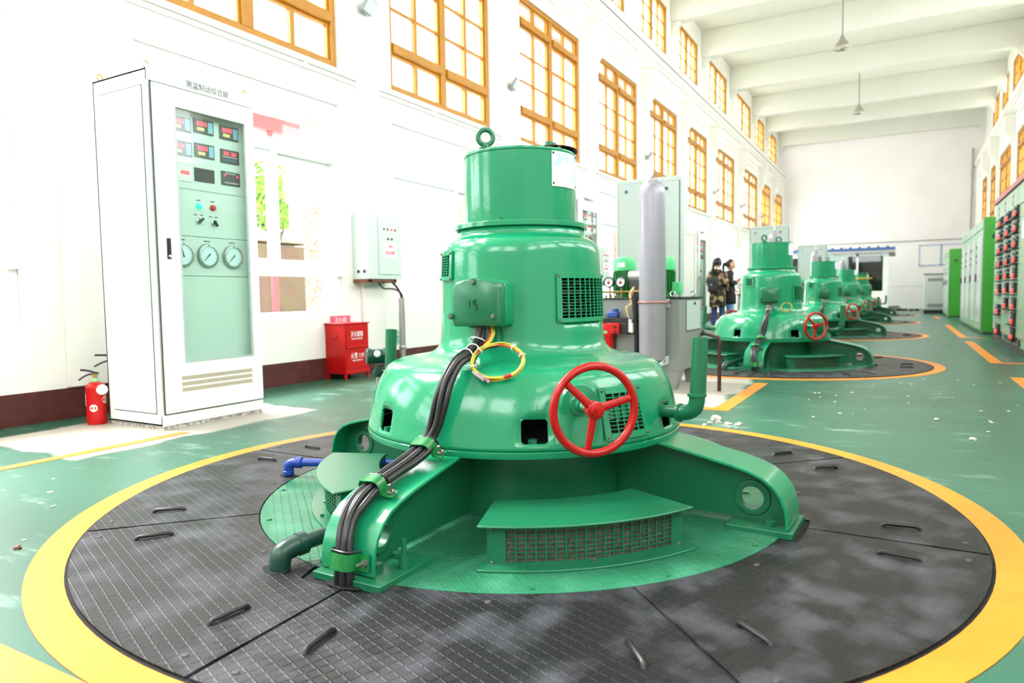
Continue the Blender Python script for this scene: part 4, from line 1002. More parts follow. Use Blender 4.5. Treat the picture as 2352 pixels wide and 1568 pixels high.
# ================================================================== FIRE EXTINGUISHERS AND BOX
def extinguisher(name, label, loc, h, r, small):
    t = thing(name, label, 'extinguisher', loc)
    MB().lathe([(r*0.86, 0), (r*0.96, 0.004), (r*0.97, 0.02), (r, 0.03), (r, 0.055), (r*0.985, 0.06), (r*0.985, h*0.86), (r, h*0.862), (r, h*0.88), (r*0.9, h*0.93), (r*0.6, h*0.98), (r*0.32, h)], (0, 0, 0), 32).build('cylinder', FRED, t)
    MB().cyl((0, 0, h), (0, 0, h+0.03), r*0.36, 14).build('neck_ring', mat('pale_green_ring', '9fd49a', 0.5) if small else FRED, t)
    v = MB().cyl((0, 0, h+0.03), (0, 0, h+0.062), r*0.22, 12).build('valve', MATS['brass'], t)
    d = Vector((-0.5, -0.85, 0)).normalized(); s_ = 1.0 if small else 1.35
    def P(u_, z_): return d*u_*s_+Vector((0, 0, h+z_))
    MB().tube(smooth_path([P(-0.03, 0.066), P(0.0, 0.075), P(0.05, 0.094), P(0.10, 0.102)] if small else [P(-0.02, 0.085), P(0.0, 0.09), P(0.05, 0.11), P(0.11, 0.115)], 5), [0.006, 0.008, 0.010, 0.011]*4 if False else 0.0085, 8).build('top_lever', BLKPLA, v)
    MB().tube(smooth_path([P(0.0, 0.06), P(0.04, 0.062), P(0.08, 0.044), P(0.115, 0.018)], 5), 0.007, 8).build('carry_handle', BLKPLA, v)
    MB().tube([P(-0.005+0.016*math.cos(2*math.pi*k/14), 0.05+0.016*math.sin(2*math.pi*k/14)) for k in range(14)], 0.0025, 6, closed=True).build('safety_pin', STEEL, v)
    if small:
        S = lambda a, z_, o: pol(r*0.985+o, a, z_)
        for ca, cz, rr, m in ((-46, h*0.40, 0.030, WHITEP), (32, h*0.58, 0.034, mat('pale_red_label', 'e8b0aa', 0.6))):
            b = MB(); pts = [S(ca, cz, 0.001)]+[S(ca+math.degrees(rr/r)*math.cos(2*math.pi*k/20), cz+rr*math.sin(2*math.pi*k/20), 0.001) for k in range(20)]
            b.add(pts, [(0, 1+k, 1+(k+1) % 20) for k in range(20)]); b.build('round_label', m, t)
        q = pol(r+0.004, -46, h*0.40); e = pol(1, -46)
        text('number_lettering', '0.2', 0.030, FRED, q, (-e.y, e.x, 0), ZD, t)
        MB().lathe([(0.042, 0), (0.042, 0.006)], pol(r+0.004, 6, h*0.82), 24, pol(1, -20, 0.15)).build('inspection_tag', WHITEP, t)
        MB().patch(S, -135, -104, h*0.45, h*0.72, 0.0005, 0.0012).build('side_label', mat('pink_white_label', 'e6cfd4', 0.6), t)
    else:
        MB().tube(smooth_path([(0.02, 0.0, h+0.05), (0.08, 0.02, h+0.03), (0.09, 0.03, h*0.7), (0.085, 0.03, h*0.3)], 5), 0.009, 8).build('hose', BLKPLA, t)
    return t
extinguisher('fire_extinguisher', 'short red fire extinguisher with round white labels, left of the tall white cabinet', (-5.765, 3.215, 0), 0.35, 0.074, True)
extinguisher('fire_extinguisher', 'tall narrow red fire extinguisher half hidden behind the tall white cabinet', (-5.85, 3.44, 0), 0.44, 0.062, False)

def fire_box():
    t = thing('extinguisher_box', 'red steel fire extinguisher box on four feet under the window', 'box', (-5.93, 6.32, 0))
    b = MB(); b.box(-0.32, 0, 0.07, 0.0, 0.43, 0.685); b.build('box_body', FRED, t, bevel=0.004)
    MB().box(-0.335, -0.012, 0.685, 0.016, 0.445, 0.70).build('lid', FRED, t, bevel=0.003)
    for x, y in ((-0.03, 0.0), (-0.03, 0.40), (-0.32, 0.0), (-0.32, 0.40)):
        MB().prism([(x, y, 0.075), (x+0.03, y, 0.075), (x+0.025, y, 0.0), (x+0.005, y, 0.0)], (0, 0.03, 0)).build('foot', FRED, t)
    d = MB().box(0.0, 0.02, 0.395, 0.008, 0.41, 0.675).build('upper_flap', FRED, t, bevel=0.003)
    d2 = MB().box(0.0, 0.02, 0.125, 0.008, 0.41, 0.375).build('lower_flap', FRED, t, bevel=0.003)
    MB().box(0.008, 0.025, 0.385, 0.02, 0.405, 0.415).build('flap_lip', FRED, d, bevel=0.003)
    MB().box(0.0, 0.0, 0.07, 0.012, 0.43, 0.105).build('plinth_rail', FRED, t, bevel=0.003)
    text('upper_lettering', '灭火器箱', 0.075, WHITEI, (0.0085, 0.21, 0.555), XD, ZD, d, sx_=0.75)
    text('upper_small_lettering', 'FIRE EXTINGUISHER', 0.028, WHITEI, (0.0085, 0.21, 0.50), XD, ZD, d, sx_=0.8)
    text('lower_lettering', '火警 119', 0.08, WHITEI, (0.0085, 0.21, 0.285), XD, ZD, d2, sx_=0.8)
    text('lower_small_lettering', 'FIRE ALARM 119', 0.03, WHITEI, (0.0085, 0.21, 0.23), XD, ZD, d2, sx_=0.85)
    MB().tube(smooth_path([(-0.22, -0.004, 0.53), (-0.2, -0.012, 0.515), (-0.14, -0.012, 0.515), (-0.12, -0.004, 0.53)], 4), 0.006, 8).build('side_grip', FRED, t)
    return t
fire_box()
def sign(name, label, y0, y1, z0, z1, m, cat='sign'):
    t = thing(name, label, cat, (XL+0.001, y0, z0)); MB().box(0, 0, 0, 0.006, y1-y0, z1-z0).build('sign_plate', m, t, bevel=0.001); return t
s1 = sign('wall_plate', 'small pink-red plate on the wall above the red box', 6.42, 6.78, 0.68, 0.785, mat('faded_red_plate', 'e0607a', 0.5))
text('lettering', '灭火器', 0.07, WHITEI, (0.0065, 0.18, 0.045), XD, ZD, s1)
s2 = sign('exit_sign', 'green and white emergency exit sign low on the left wall behind the grey conduit', 7.33, 7.86, 0.34, 0.54, mat('pale_sign', 'dfeceb', 0.5))
fb = MB(); frame_box(fb, 0.0, 0.53, 0, 0.2, 0.012, 0.006, 0.008); fb.build('sign_border', SIGNG, s2, flat=True)
MB().box(0.006, 0.03, 0.03, 0.008, 0.15, 0.17).build('pictogram_panel', SIGNG, s2, flat=True)
MB().box(0.008, 0.06, 0.03, 0.009, 0.10, 0.14).build('door_pictogram', WHITEI, s2, flat=True)
MB().box(0.006, 0.26, 0.022, 0.008, 0.515, 0.178).build('text_panel', SIGNG, s2, flat=True)
text('chinese_lettering', '安全出口', 0.065, WHITEI, (0.0085, 0.387, 0.138), XD, ZD, s2, sx_=0.85)
text('exit_lettering', 'EXIT', 0.085, WHITEI, (0.0085, 0.387, 0.062), XD, ZD, s2, sx_=0.9)

# ================================================================== WALL CONTROL BOXES
def wall_box():
    t = thing('wall_control_box', 'x', 'control box', (XL, 6.86, 1.25), 'pale control boxes on the left wall')
    b = MB(); prof = [(0.0, 0.0), (0.20, 0.0)]+[(0.20+0.10*math.sin(R(a)), 0.10-0.10*math.cos(R(a))) for a in (15, 30, 45, 60, 75, 90)]+[(0.30, 0.64), (0.0, 0.64)]
    WB = mat('white_box_paint', 'c2d0ca', 0.42)
    b.prism([(x, y, 0) for x, y in prof], (0, 0, 0.85)); b.build('box_body', WB, t, bevel=0.006)
    d = MB().box(0.30, 0.16, 0.06, 0.314, 0.60, 0.80).build('door', WB, t, bevel=0.004)
    for k in range(4): MB().lathe([(0.015, 0), (0.015, 0.008), (0.0, 0.014)], (0.314, 0.27+k*0.075, 0.655), 12, (1, 0, 0), capped=False).build('indicator_lamp', LEDR if k == 2 else mat('dark_red_lamp', '8a1a1a', 0.35), d)
    for k in range(2):
        q = MB().lathe([(0.014, 0), (0.014, 0.012), (0.01, 0.016)], (0.314, 0.345+k*0.075, 0.53), 12, (1, 0, 0)).build('selector_switch', BLKPLA, d)
    MB().box(0.314, 0.25, 0.29, 0.3155, 0.52, 0.485).build('notice', WHITEP, d, flat=True)
    text('notice_lettering', '1号机组', 0.04, PINKI, (0.3158, 0.385, 0.43), XD, ZD, d, sx_=0.8)
    text('notice_lettering', '油泵控制箱', 0.055, PINKI, (0.3158, 0.385, 0.345), XD, ZD, d, sx_=0.75)
    for y in (0.04, 0.10):
        pass
    for x in (0.10, 0.20): MB().lathe([(0.022, 0), (0.022, 0.006), (0.014, 0.008)], (x, 0.001, 0.10), 14, (0, -1, 0)).build('cable_plug', BLKPLA, t)
    MB().box(0.0, 0.0, -0.045, 0.28, 0.05, 0.0).build('bracket', RUST, t, bevel=0.003); MB().box(0.0, 0.50, -0.045, 0.28, 0.55, 0.0).build('bracket', RUST, t, bevel=0.003)
    MB().box(0.25, 0.0, -0.04, 0.28, 0.55, -0.005).build('bracket_rail', RUST, t, bevel=0.003)
    return t
wb = wall_box(); wb['label'] = 'pale rounded control box on the left wall above the red extinguisher box'
dup(wb, (0, 7.7, 0), 'pale control box with red lettering, seen right behind the nearest generator')
cp = thing('cable_conduit', 'upright zinc cable conduit with black cables, below the pale control box', 'conduit', (-5.93, 7.44, 0))
MB().cyl((0, 0, 0), (0, 0, 1.0), 0.042, 18).build('pipe', STEEL, cp)
MB().lathe([(0.046, 0.3), (0.05, 0.31), (0.05, 0.34), (0.046, 0.35)], (0, 0, 0), 18).build('coupling', STEEL, cp)
MB().tube(smooth_path([(0.0, 0.0, 0.97), (-0.01, -0.005, 1.05), (-0.04, -0.06, 1.16), (-0.10, -0.14, 1.255)], 6), 0.016, 10).build('cable', RUBBER, cp)
MB().tube(smooth_path([(0.01, 0.01, 0.97), (0.0, 0.0, 1.06), (-0.05, -0.10, 1.12), (-0.07, -0.28, 1.13), (-0.08, -0.36, 1.20), (-0.09, -0.38, 1.255)], 6), 0.011, 10).build('cable', RUBBER, cp)

# ================================================================== FLOODLIGHTS, WALL PIPES, PENDANT LAMPS
def floodlight():
    t = thing('floodlight', 'x', 'lamp', (XL, 7.1, 4.78), 'small grey floodlights between the windows')
    d = Vector((0.75, 0.25, -0.5)).normalized(); u_ = Vector((-0.25, 0.97, 0.0)).normalized(); v_ = d.cross(u_); c = Vector((0.17, 0.02, 0.0))
    h = MB().obox(c, u_*0.125, v_*0.10, d*0.022).build('housing', mat('grey_lamp_housing', '90959c', 0.4), t, bevel=0.008)
    MB().obox(c+d*0.024, u_*0.108, v_*0.083, d*0.003).build('lens', mat('frosted_lens', 'cfd4d8', 0.3), h, flat=True)
    for k in range(5): MB().obox(c-d*0.03+u_*(0.04*(k-2)), u_*0.005, v_*0.07, d*0.012).build('cooling_fin', MATS['grey_lamp_housing'], h, flat=True)
    MB().tube([(0.0, 0, -0.02), (0.05, 0.0, -0.02), tuple(c-d*0.03)], 0.012, 8).build('arm', MATS['grey_lamp_housing'], t)
    MB().box(0.0, -0.04, -0.06, 0.012, 0.04, 0.02).build('wall_plate', MATS['grey_lamp_housing'], t, flat=True)
    return t
fy = [7.12, 11.02, 18.6, 26.4, 31.4, 36.25]
fd = floodlight(); FN = ['nearest, right of the first yellow window', 'second, between the second and third yellow windows', 'third, above the tall grey-green cabinet', 'fourth along the wall', 'fifth along the wall', 'sixth and farthest']
fd['label'] = 'small grey floodlight on the left wall, '+FN[0]
for i in range(1, 6): dup(fd, (0, fy[i]-fy[0], 0), 'small grey floodlight on the left wall, '+FN[i])
b = thing('wall_conduit', 'thin white conduit running along the left wall under the yellow windows', 'conduit', (XL, 0, 3.78))
MB().cyl((0.025, YA, 0.05), (0.025, 44, 0.05), 0.014, 8).build('pipe', ALU, b); MB().cyl((0.02, YA, -0.02), (0.02, 44, -0.02), 0.009, 8).build('pipe', ALU, b)
for k in range(16): MB().box(0, 0.9+k*2.6, -0.035, 0.045, 0.94+k*2.6, 0.07).build('pipe_clip', ALU, b, flat=True)
b = thing('ledge_line', 'thin dark line along the top edge of the left wall ledge', 'cable', (XL+0.11, 0, 7.735))
MB().cyl((0, YA, 0), (0, 44, 0), 0.014, 6).build('cable', DARKG, b)  # thin dark tube along the ledge's top edge
def pendant(loc, top, label):
    t = thing('pendant_lamp', label, 'lamp', loc, 'pendant lamps')
    MB().cyl((0, 0, 0.36), (0, 0, top), 0.022, 8).build('rod', mat('grey_rod', '8c8c88', 0.5), t)
    s_ = MB().lathe([(0.04, 0.40), (0.06, 0.36), (0.07, 0.30), (0.15, 0.20), (0.225, 0.06), (0.245, 0.0)], (0, 0, 0), 28, capped=False).build('shade', mat('aluminium_shade', 'aeaca4', 0.35, 0.7), t)
    m_ = s_.modifiers.new('t', 'SOLIDIFY'); m_.thickness = 0.008
    MB().lathe([(0.03, 0.28), (0.07, 0.2), (0.09, 0.12), (0.06, 0.05), (0.0, 0.03)], (0, 0, 0), 18, capped=False).build('bulb', WHITEP, t)
    MB().lathe([(0.09, top-0.04), (0.09, top)], (0, 0, 0), 16).build('ceiling_rose', MATS['grey_rod'], t)
    return t
pendant((-1.75, 23.9, 8.42), ZC-8.42, 'nearer metal pendant lamp hanging from the ceiling')
pendant((-1.81, 34.3, 8.76), ZC-8.76, 'farther metal pendant lamp hanging from the ceiling')

# ================================================================== HYDRAULIC GOVERNOR STATIONS
def tank():
    t = thing('hydraulic_tank', 'x', 'machine', (-3.30, 7.02, 0), 'grey hydraulic tanks')
    w, d = 1.315, 0.88
    MB().box(0.35, 0, 0.20, w, d, 0.95).build('tank_body', CABD, t, bevel=0.006)
    MB().box(0.335, -0.015, 0.95, w+0.015, d+0.015, 0.968).build('top_plate', BLKPLA, t, bevel=0.003)
    for x, y in ((0.35, 0.0), (w-0.16, 0.0), (0.35, d-0.16), (w-0.16, d-0.16)):
        MB().prism([(x, y, 0.2), (x+0.16, y, 0.2), (x+0.10, y, 0.0), (x+0.02, y, 0.0)] if x > 0.5 else [(x, y, 0.2), (x+0.16, y, 0.2), (x+0.11, y, 0.0), (x+0.015, y, 0.0)], (0, 0.16, 0)).build('leg', CABD, t)
    p = MB().box(w, 0.23, 0.61, w+0.01, 0.78, 0.925).build('side_door', CAB2, t, bevel=0.003)
    MB().box(w, 0.215, 0.597, w+0.004, 0.23, 0.935).build('door_gap', INK, p, flat=True); MB().box(w, 0.215, 0.597, w+0.004, 0.79, 0.61).build('door_gap', INK, p, flat=True)
    MB().lathe([(0.016, 0), (0.016, 0.012), (0.008, 0.016)], (w+0.01, 0.52, 0.895), 12, (1, 0, 0)).build('lock', BLKPLA, p)
    def motor(x, y, lab):
        m = MB().lathe([(0.115, 0.968), (0.115, 0.985), (0.108, 0.99), (0.108, 1.27)], (x, y, 0), 28).build('motor', MOTOR, t)
        for k in range(24):
            e = pol(1, k*15); MB().obox(Vector((x, y, 1.135))+e*0.118, e*0.012, Vector((-e.y, e.x, 0))*0.004, Vector((0, 0, 0.12))).build('cooling_fin', MOTOR, m, flat=True)
        MB().lathe([(0.124, 1.265), (0.128, 1.27), (0.128, 1.37), (0.115, 1.405), (0.06, 1.422), (0.0, 1.425)], (x, y, 0), 28, capped=False).build('fan_cover', mat('light_motor_green', '4fc47c', 0.35), m)
        MB().box(x+0.10, y-0.06, 1.0, x+0.20, y+0.05, 1.13).build('terminal_box', MATS['light_motor_green'], m, bevel=0.008)
        if lab: MB().box(x-0.03, y-0.1305, 1.305, x+0.05, y-0.126, 1.355).build('label_plate', WHITEP, m, flat=True)
    motor(0.56, 0.42, True); motor(0.96, 0.60, False)
    mf = MB().tube([(0.28, 0.06, 1.03), (0.95, 0.06, 1.03)], 0.014, 10).build('manifold_pipe', mat('brass_dull', '9c8450', 0.4, 0.7), t)
    for x in (0.39, 0.525, 0.66):
        MB().cyl((x, 0.06, 0.965), (x, 0.06, 1.10), 0.011, 10).build('gauge_stem', MATS['brass_dull'], mf)
        g_ = gauge_face(t, (x, 0.03, 1.135), 0.060, (0, -1, 0), BLKPLA, 75)
        MB().lathe([(0.012, 0.005), (0.016, 0.010), (0.008, 0.014)], (x, 0.03, 1.13), 10, (0, -1, 0)).build('needle_hub', FRED, g_)
    for k in range(6):
        MB().lathe([(0.012, 0.968), (0.016, 0.99), (0.016, 1.0), (0.008, 1.012)], (0.30+k*0.055, 0.10, 0), 12).build('fitting', CHROME, t)
    MB().cyl((0.72, 0.16, 1.19), (0.86, 0.16, 1.19), 0.07, 18).build('pump_head', STEEL, t); MB().box(0.74, 0.1, 0.968, 0.86, 0.24, 1.2).build('pump_block', DARKG, t, bevel=0.006)
    fx_ = 0.05
    # filter block on the front
    fb_ = MB().box(0.40+fx_, -0.11, 0.70, 0.74+fx_, 0.0, 0.755).build('filter_bracket', BLKPLA, t, bevel=0.004)
    MB().lathe([(0.03, 0.38), (0.05, 0.395), (0.066, 0.43), (0.066, 0.555), (0.082, 0.56), (0.082, 0.66), (0.075, 0.70)], (0.50+fx_, -0.09, 0), 24).build('red_filter_bowl', FRED, fb_)
    MB().box(0.50+fx_, -0.16, 0.59, 0.66+fx_, -0.02, 0.70).build('red_filter_head', FRED, fb_, bevel=0.008)
    MB().cyl((0.50+fx_, -0.09, 0.355), (0.50+fx_, -0.09, 0.385), 0.016, 8).build('drain_plug', BLKPLA, fb_)
    MB().box(0.47+fx_, -0.174, 0.59, 0.535+fx_, -0.168, 0.62).build('filter_label', mat('blue_yellow_label', '8aa06a', 0.5), fb_, flat=True)
    for y in (0.61, 0.66): MB().cyl((0.62+fx_, -0.16, y), (0.62+fx_, -0.168, y), 0.015, 10).build('port_plug', BLKPLA, fb_)
    MB().box(0.66+fx_, -0.12, 0.58, 0.74+fx_, -0.02, 0.70).build('valve_body', BLKPLA, fb_, bevel=0.005); MB().box(0.74+fx_, -0.10, 0.60, 0.79+fx_, -0.04, 0.70).build('solenoid_plug', WHITEP, fb_, bevel=0.005)
    bv = MB().box(0.50+fx_, -0.10, 0.755, 0.62+fx_, -0.01, 0.82).build('blue_valve', mat('blue_valve_paint', '24468c', 0.4), fb_, bevel=0.012); MB().cyl((0.58+fx_, -0.055, 0.80), (0.58+fx_, -0.055, 0.85), 0.035, 12).build('valve_cap', MATS['blue_valve_paint'], bv)
    MB().cyl((0.42+fx_, -0.05, 0.755), (0.42+fx_, -0.05, 0.81), 0.02, 10).build('orange_cap', mat('orange_cap_paint', 'e0622a', 0.4), fb_)
    MB().cyl((0.62, -0.04, 0.0), (0.62, -0.04, 0.60), 0.013, 10).build('drain_pipe', BRICKR, t)
    hb_ = MB().tube([(0.86, -0.02, 0.0), (0.86, -0.02, 0.55), (0.85, -0.04, 0.80), (0.83, -0.02, 1.02)], 0.028, 10).build('hose', BLKPLA, t)
    for k, m in enumerate((YELLOWW, REDW, WHITEP, YELLOWW)):
        MB().tube(smooth_path([(0.845-0.004*k, -0.05, 1.08), (0.825-0.012*k, -0.07, 1.0), (0.80+0.008*k, -0.078, 0.93-0.01*k), (0.785-0.010*k, -0.085, 0.86), (0.79+0.006*k, -0.07, 0.76-0.02*k)], 5), 0.004, 6).build('signal_wire', m, t)
    MB().box(0.765, -0.092, 0.60, 0.825, -0.088, 0.74).build('paper_tag', PAPER, t, flat=True)
    for x, y in ((1.18, 0.2), (1.25, 0.75)):
        c = Vector((x, y, 1.0)); MB().tube([c+Vector((0.026*math.cos(2*math.pi*k/18), 0, 0.026*math.sin(2*math.pi*k/18))) for k in range(18)], 0.007, 8, closed=True).build('lifting_eye', CHROME, t)
    # bottle bracket and strap
    MB().box(0.95, -0.30, 0.275, 1.20, 0.0, 0.295).build('bottle_shelf', CAB2, t, bevel=0.003)
    MB().prism([(1.18, -0.30, 0.295), (1.18, 0.0, 0.295), (1.18, 0.0, 0.36), (1.18, -0.10, 0.36)], (0.02, 0, 0)).build('shelf_gusset', CAB2, t)
    MB().tube([(0.93, 0.0, 0.92)]+[(1.075+0.142*math.cos(R(a)), -0.165+0.142*math.sin(R(a)), 0.92) for a in range(160, 385, 12)]+[(1.22, 0.0, 0.92)], 0.009, 8).build('bottle_strap', mat('copper_strap', 'a8746c', 0.35, 0.5), t)
    MB().box(1.13, -0.03, 0.86, 1.21, 0.0, 0.95).build('strap_lug', CAB2, t, bevel=0.003)
    return t
tk = tank(); TL = ['grey hydraulic tank with green motors, gauges and a red filter, behind the nearest generator', 'grey hydraulic tank with gauges beside the second generator', 'grey hydraulic tank mostly hidden by the third generator', 'grey hydraulic tank mostly hidden by the fourth generator']
tk['label'] = TL[0]
for i in range(1, 4): dup(tk, (*UNIT[i], 0), TL[i])
def bottle():
    t = thing('gas_bottle', 'x', 'cylinder', (-2.225, 6.855, 0.295), 'silver gas bottles')
    MB().lathe([(0.10, 0.0), (0.125, 0.0), (0.13, 0.03)], (0, 0, 0), 32).build('base_ring', DARKG, t)
    MB().lathe([(0.11, 0.015), (0.128, 0.04), (0.134, 0.09), (0.134, 1.70), (0.128, 1.76), (0.112, 1.80), (0.09, 1.825), (0.066, 1.835)], (0, 0, 0), 40).build('bottle_body', SILVER, t)
    MB().lathe([(0.066, 1.835), (0.068, 1.84), (0.066, 1.868), (0.03, 1.872)], (0, 0, 0), 24).build('neck_ring', mat('pale_silver', 'aeacb2', 0.35, 0.2), t)
    v = MB().lathe([(0.022, 1.87), (0.022, 1.885)], (0, 0, 0), 14).build('valve_seat', BLKPLA, t)
    MB().lathe([(0.018, 1.885), (0.019, 1.91), (0.014, 1.915), (0.014, 1.96), (0.02, 1.965), (0.02, 1.985)], (0, 0, 0), 14).build('valve', CHROME, v)
    return t
bt = bottle(); bt['label'] = 'tall silver gas bottle strapped to the grey tank, right of the nearest generator'
for i, o_ in ((1, (0.06, 7.32)), (2, (0.075, 14.5)), (3, (0.26, 21.8))): dup(bt, (*o_, 0), 'silver gas bottle rising behind the %s generator' % ORD[i])
def tall_cabinet():
    t = thing('tall_cabinet', 'x', 'cabinet', (-3.15, 8.28, 0), 'tall grey-green cabinets behind the tanks')
    MB().box(0, 0.02, 0, 0.82, 0.14, 2.42).build('cabinet_body', CAB2, t, bevel=0.005)
    d = MB().box(0.03, 0.0, 0.12, 0.79, 0.018, 2.36).build('door', CAB2, t, bevel=0.004)
    for a_ in ((0.022, 0.014, 2.36, 0.798, 0.0205, 2.366), (0.022, 0.014, 0.12, 0.028, 0.0205, 2.366), (0.792, 0.014, 0.12, 0.798, 0.0205, 2.366)): MB().box(*a_).build('door_gap', INK, d, flat=True)
    for x, m in ((0.13, mat('blue_lock', '2d5a8c', 0.3)), (0.64, DARKG)): MB().lathe([(0.020, 0), (0.020, 0.008), (0.010, 0.012)], (x, 0.0, 2.275), 14, (0, -1, 0)).build('lock', m, d)
    return t
tc_ = tall_cabinet(); tc_['label'] = 'tall grey-green cabinet behind the silver gas bottle nearest the camera'
for i, l_ in enumerate(('tall grey-green cabinet behind the second generator', 'tall grey-green cabinet in front of the booth, behind the third generator', 'tall grey-green cabinet behind the fourth generator')): dup(tc_, (*((0.24, 7.32), (0.34, 14.5), (0.46, 21.8))[i], 0), l_)
rp = thing('red_brown_pipe', 'thin red-brown pipe with a valve, rising from the floor beside the tank', 'pipe', (-1.614, 7.142, 0))
MB().tube(smooth_path([(0, 0, 0), (0, 0, 0.45), (0, 0.01, 0.52), (-0.02, 0.05, 0.545), (-0.10, 0.22, 0.55), (-0.36, 0.76, 0.55)], 4), 0.019, 10).build('pipe', BRICKR, rp)
MB().tube([(-0.36, 0.76, 0.55), (-0.40, 0.84, 0.55)], 0.032, 10).build('valve', BLKPLA, rp); MB().tube([(-0.40, 0.84, 0.55), (-0.41, 0.865, 0.50)], 0.018, 8).build('spout', STEEL, rp)

# ================================================================== SWITCHGEAR AND GREEN CABINETS ON THE RIGHT
XF = 1.55
sw = thing('switchgear', 'long pale green switchboard with rows of red-lit black breakers at the right edge', 'switchgear', (XF, 16.42, 0))
L_ = -12.42
MB().box(0.02, L_, 0.10, 0.95, 0, 2.62).build('board_body', SWG, sw, bevel=0.006)
MB().box(0.0, L_, 0.0, 0.95, 0, 0.10).build('plinth', BLKPLA, sw, flat=True)
MB().box(-0.03, L_, 2.62, 0.98, 0.03, 2.70).build('top_trim', mat('red_top_trim', 'a5484e', 0.4), sw, bevel=0.005)
hp = MB().box(0.0, -3.02, 2.30, 0.022, -0.03, 2.61).build('header_panel', SWG, sw, bevel=0.004)
for y in (-0.55, -1.45, -2.45):
    for z_, h_ in ((2.50, 0.06), (2.43, 0.02), (2.38, 0.05)): MB().box(-0.004, y-0.05, z_-h_/2, 0.0, y+0.05, z_+h_/2).build('header_mark', DARKG, hp, flat=True)
pn = MB().box(0.0, -3.02, 0.24, 0.022, -0.03, 2.28).build('breaker_panel', SWG, sw, bevel=0.004)
bi = MB()
COLS = [(15.36, (2.168, 1.928, 1.684, 1.45, 1.205, 0.96, 0.60, 0.241)), (14.33, (2.168, 1.93, 1.688, 1.446, 1.211, 0.976, 0.724)), (13.38, (2.17, 1.934, 1.693, 1.452, 1.202, 0.969, 0.728, 0.493, 0.252))]
def breaker(y, z_, big):
    w = 0.62
    b_ = MB(); b_.box(-0.05, y-0.20, z_-0.03, 0.0, y+0.30, z_+(0.13 if big else 0.06)); o = b_.build('breaker', BLKPLA, pn, bevel=0.008)
    if big: MB().box(-0.06, y-0.02, z_-0.01, -0.05, y+0.22, z_+0.12).build('breaker_front', mat('grey_breaker_front', '8f9496', 0.4), o, bevel=0.004)
    else:
        for k in range(2): MB().box(-0.04, y-0.2+k*0.24, z_+0.08, 0.0, y-0.04+k*0.24, z_+0.125).build('terminal', DARKG, o, bevel=0.003)
    MB().lathe([(0.036, 0), (0.036, 0.012), (0.02, 0.02)], (-0.05, y-0.12, z_), 12, (-1, 0, 0)).build('red_lamp', LAMPR, o)
    MB().box(-0.085, y-0.26, z_-0.068, 0.0, y+0.33, z_-0.052).build('operating_bar', BLKPLA, o, flat=True)
    MB().box(-0.07, y+0.30, z_-0.07, -0.02, y+0.40, z_-0.055).build('red_tab', FRED, o, flat=True)
for y, zs_ in COLS:
    for z_ in zs_: breaker(y-16.42, z_, z_ < 1.3 if y < 14 else z_ < 1.0)
for k in range(5):
    MB().box(0.0, -0.55-k*0.75, 0.125, 0.012, -0.15-k*0.75, 0.215).build('vent_slot', DARKG, sw, flat=True)
for k in range(6):
    y1 = -3.06-k*1.55; dd = MB().box(-0.006, y1-1.5, 0.25, 0.022, y1, 2.28).build('door', SWG, sw, bevel=0.004)
    MB().box(-0.03, y1-0.14, 1.22, -0.006, y1-0.08, 1.40).build('door_handle', BLKPLA, dd, bevel=0.004)
    for z_ in (2.05, 1.75, 0.6, 0.42): MB().box(-0.018, y1-0.20, z_, -0.006, y1-0.08, z_+0.06).build('switch', DARKG, dd, bevel=0.003)
    MB().box(-0.01, y1-0.95, 1.75, -0.006, y1-0.55, 2.0).build('door_plate', PAPER, dd, flat=True)
    MB().box(0.0, y1-1.5, 2.30, 0.022, y1, 2.61).build('header_panel', SWG, sw, bevel=0.004)
def green_cab(loc, n, w, h, d, label, grp='bright green electrical cabinets'):
    t = thing('electrical_cabinet', label, 'cabinet', loc, grp)
    MB().box(0.015, 0, 0.06, d, n*w, h).build('cabinet_body', LIME, t, bevel=0.005)
    MB().box(0.04, 0.01, 0, d-0.02, n*w-0.01, 0.06).build('plinth', DARKG, t, flat=True)
    MB().box(0.12, -0.006, 0.15, d-0.08, 0.0, h-0.25).build('side_panel', LIME, t, bevel=0.003)
    MB().box(0.12, -0.006, h-0.22, d-0.08, 0.0, h-0.06).build('side_panel', LIME, t, bevel=0.003)
    MB().cyl((0.2, -0.002, h-0.42), (0.2, -0.012, h-0.42), 0.05, 14).build('side_plug', DARKG, t)
    for k in range(n):
        y = k*w; dd = MB().box(-0.008, y+0.02, 0.1, 0.016, y+w-0.02, h-0.25).build('door', SWG, t, bevel=0.004)
        MB().box(-0.014, y+0.12, 0.25, -0.008, y+w-0.35, h-0.4).build('door_inset', SWW, dd, flat=True)
        MB().box(-0.035, y+w-0.22, 1.18, -0.008, y+w-0.14, 1.36).build('door_handle', BLKPLA, dd, bevel=0.004)
        for z_ in (1.95, 1.75, 1.6): MB().box(-0.02, y+w-0.25, z_, -0.008, y+w-0.12, z_+0.07).build('indicator', DARKG, dd, flat=True)
        MB().box(-0.008, y+0.02, h-0.23, 0.016, y+w-0.02, h-0.02).build('header_panel', SWG, t, bevel=0.004)
    return t
green_cab((1.53, 18.42, 0), 4, 1.58, 2.58, 0.8, 'bright green row of cabinets directly behind the switchboard')
green_cab((1.45, 29.5, 0), 3, 1.2, 2.47, 0.8, 'farther bright green cabinet beside the pale control cabinet')
ec = thing('control_cabinet', 'pale grey control cabinet with dark vents, against the end wall', 'cabinet', (0.80, 34.5, 0))
MB().box(0, 0, 0.16, 0.95, 0.7, 1.66).build('cabinet_body', mat('pale_grey_paint', 'ced3d3', 0.45), ec, bevel=0.006); MB().box(0.02, 0.02, 0, 0.93, 0.68, 0.16).build('plinth', BLKPLA, ec, flat=True)
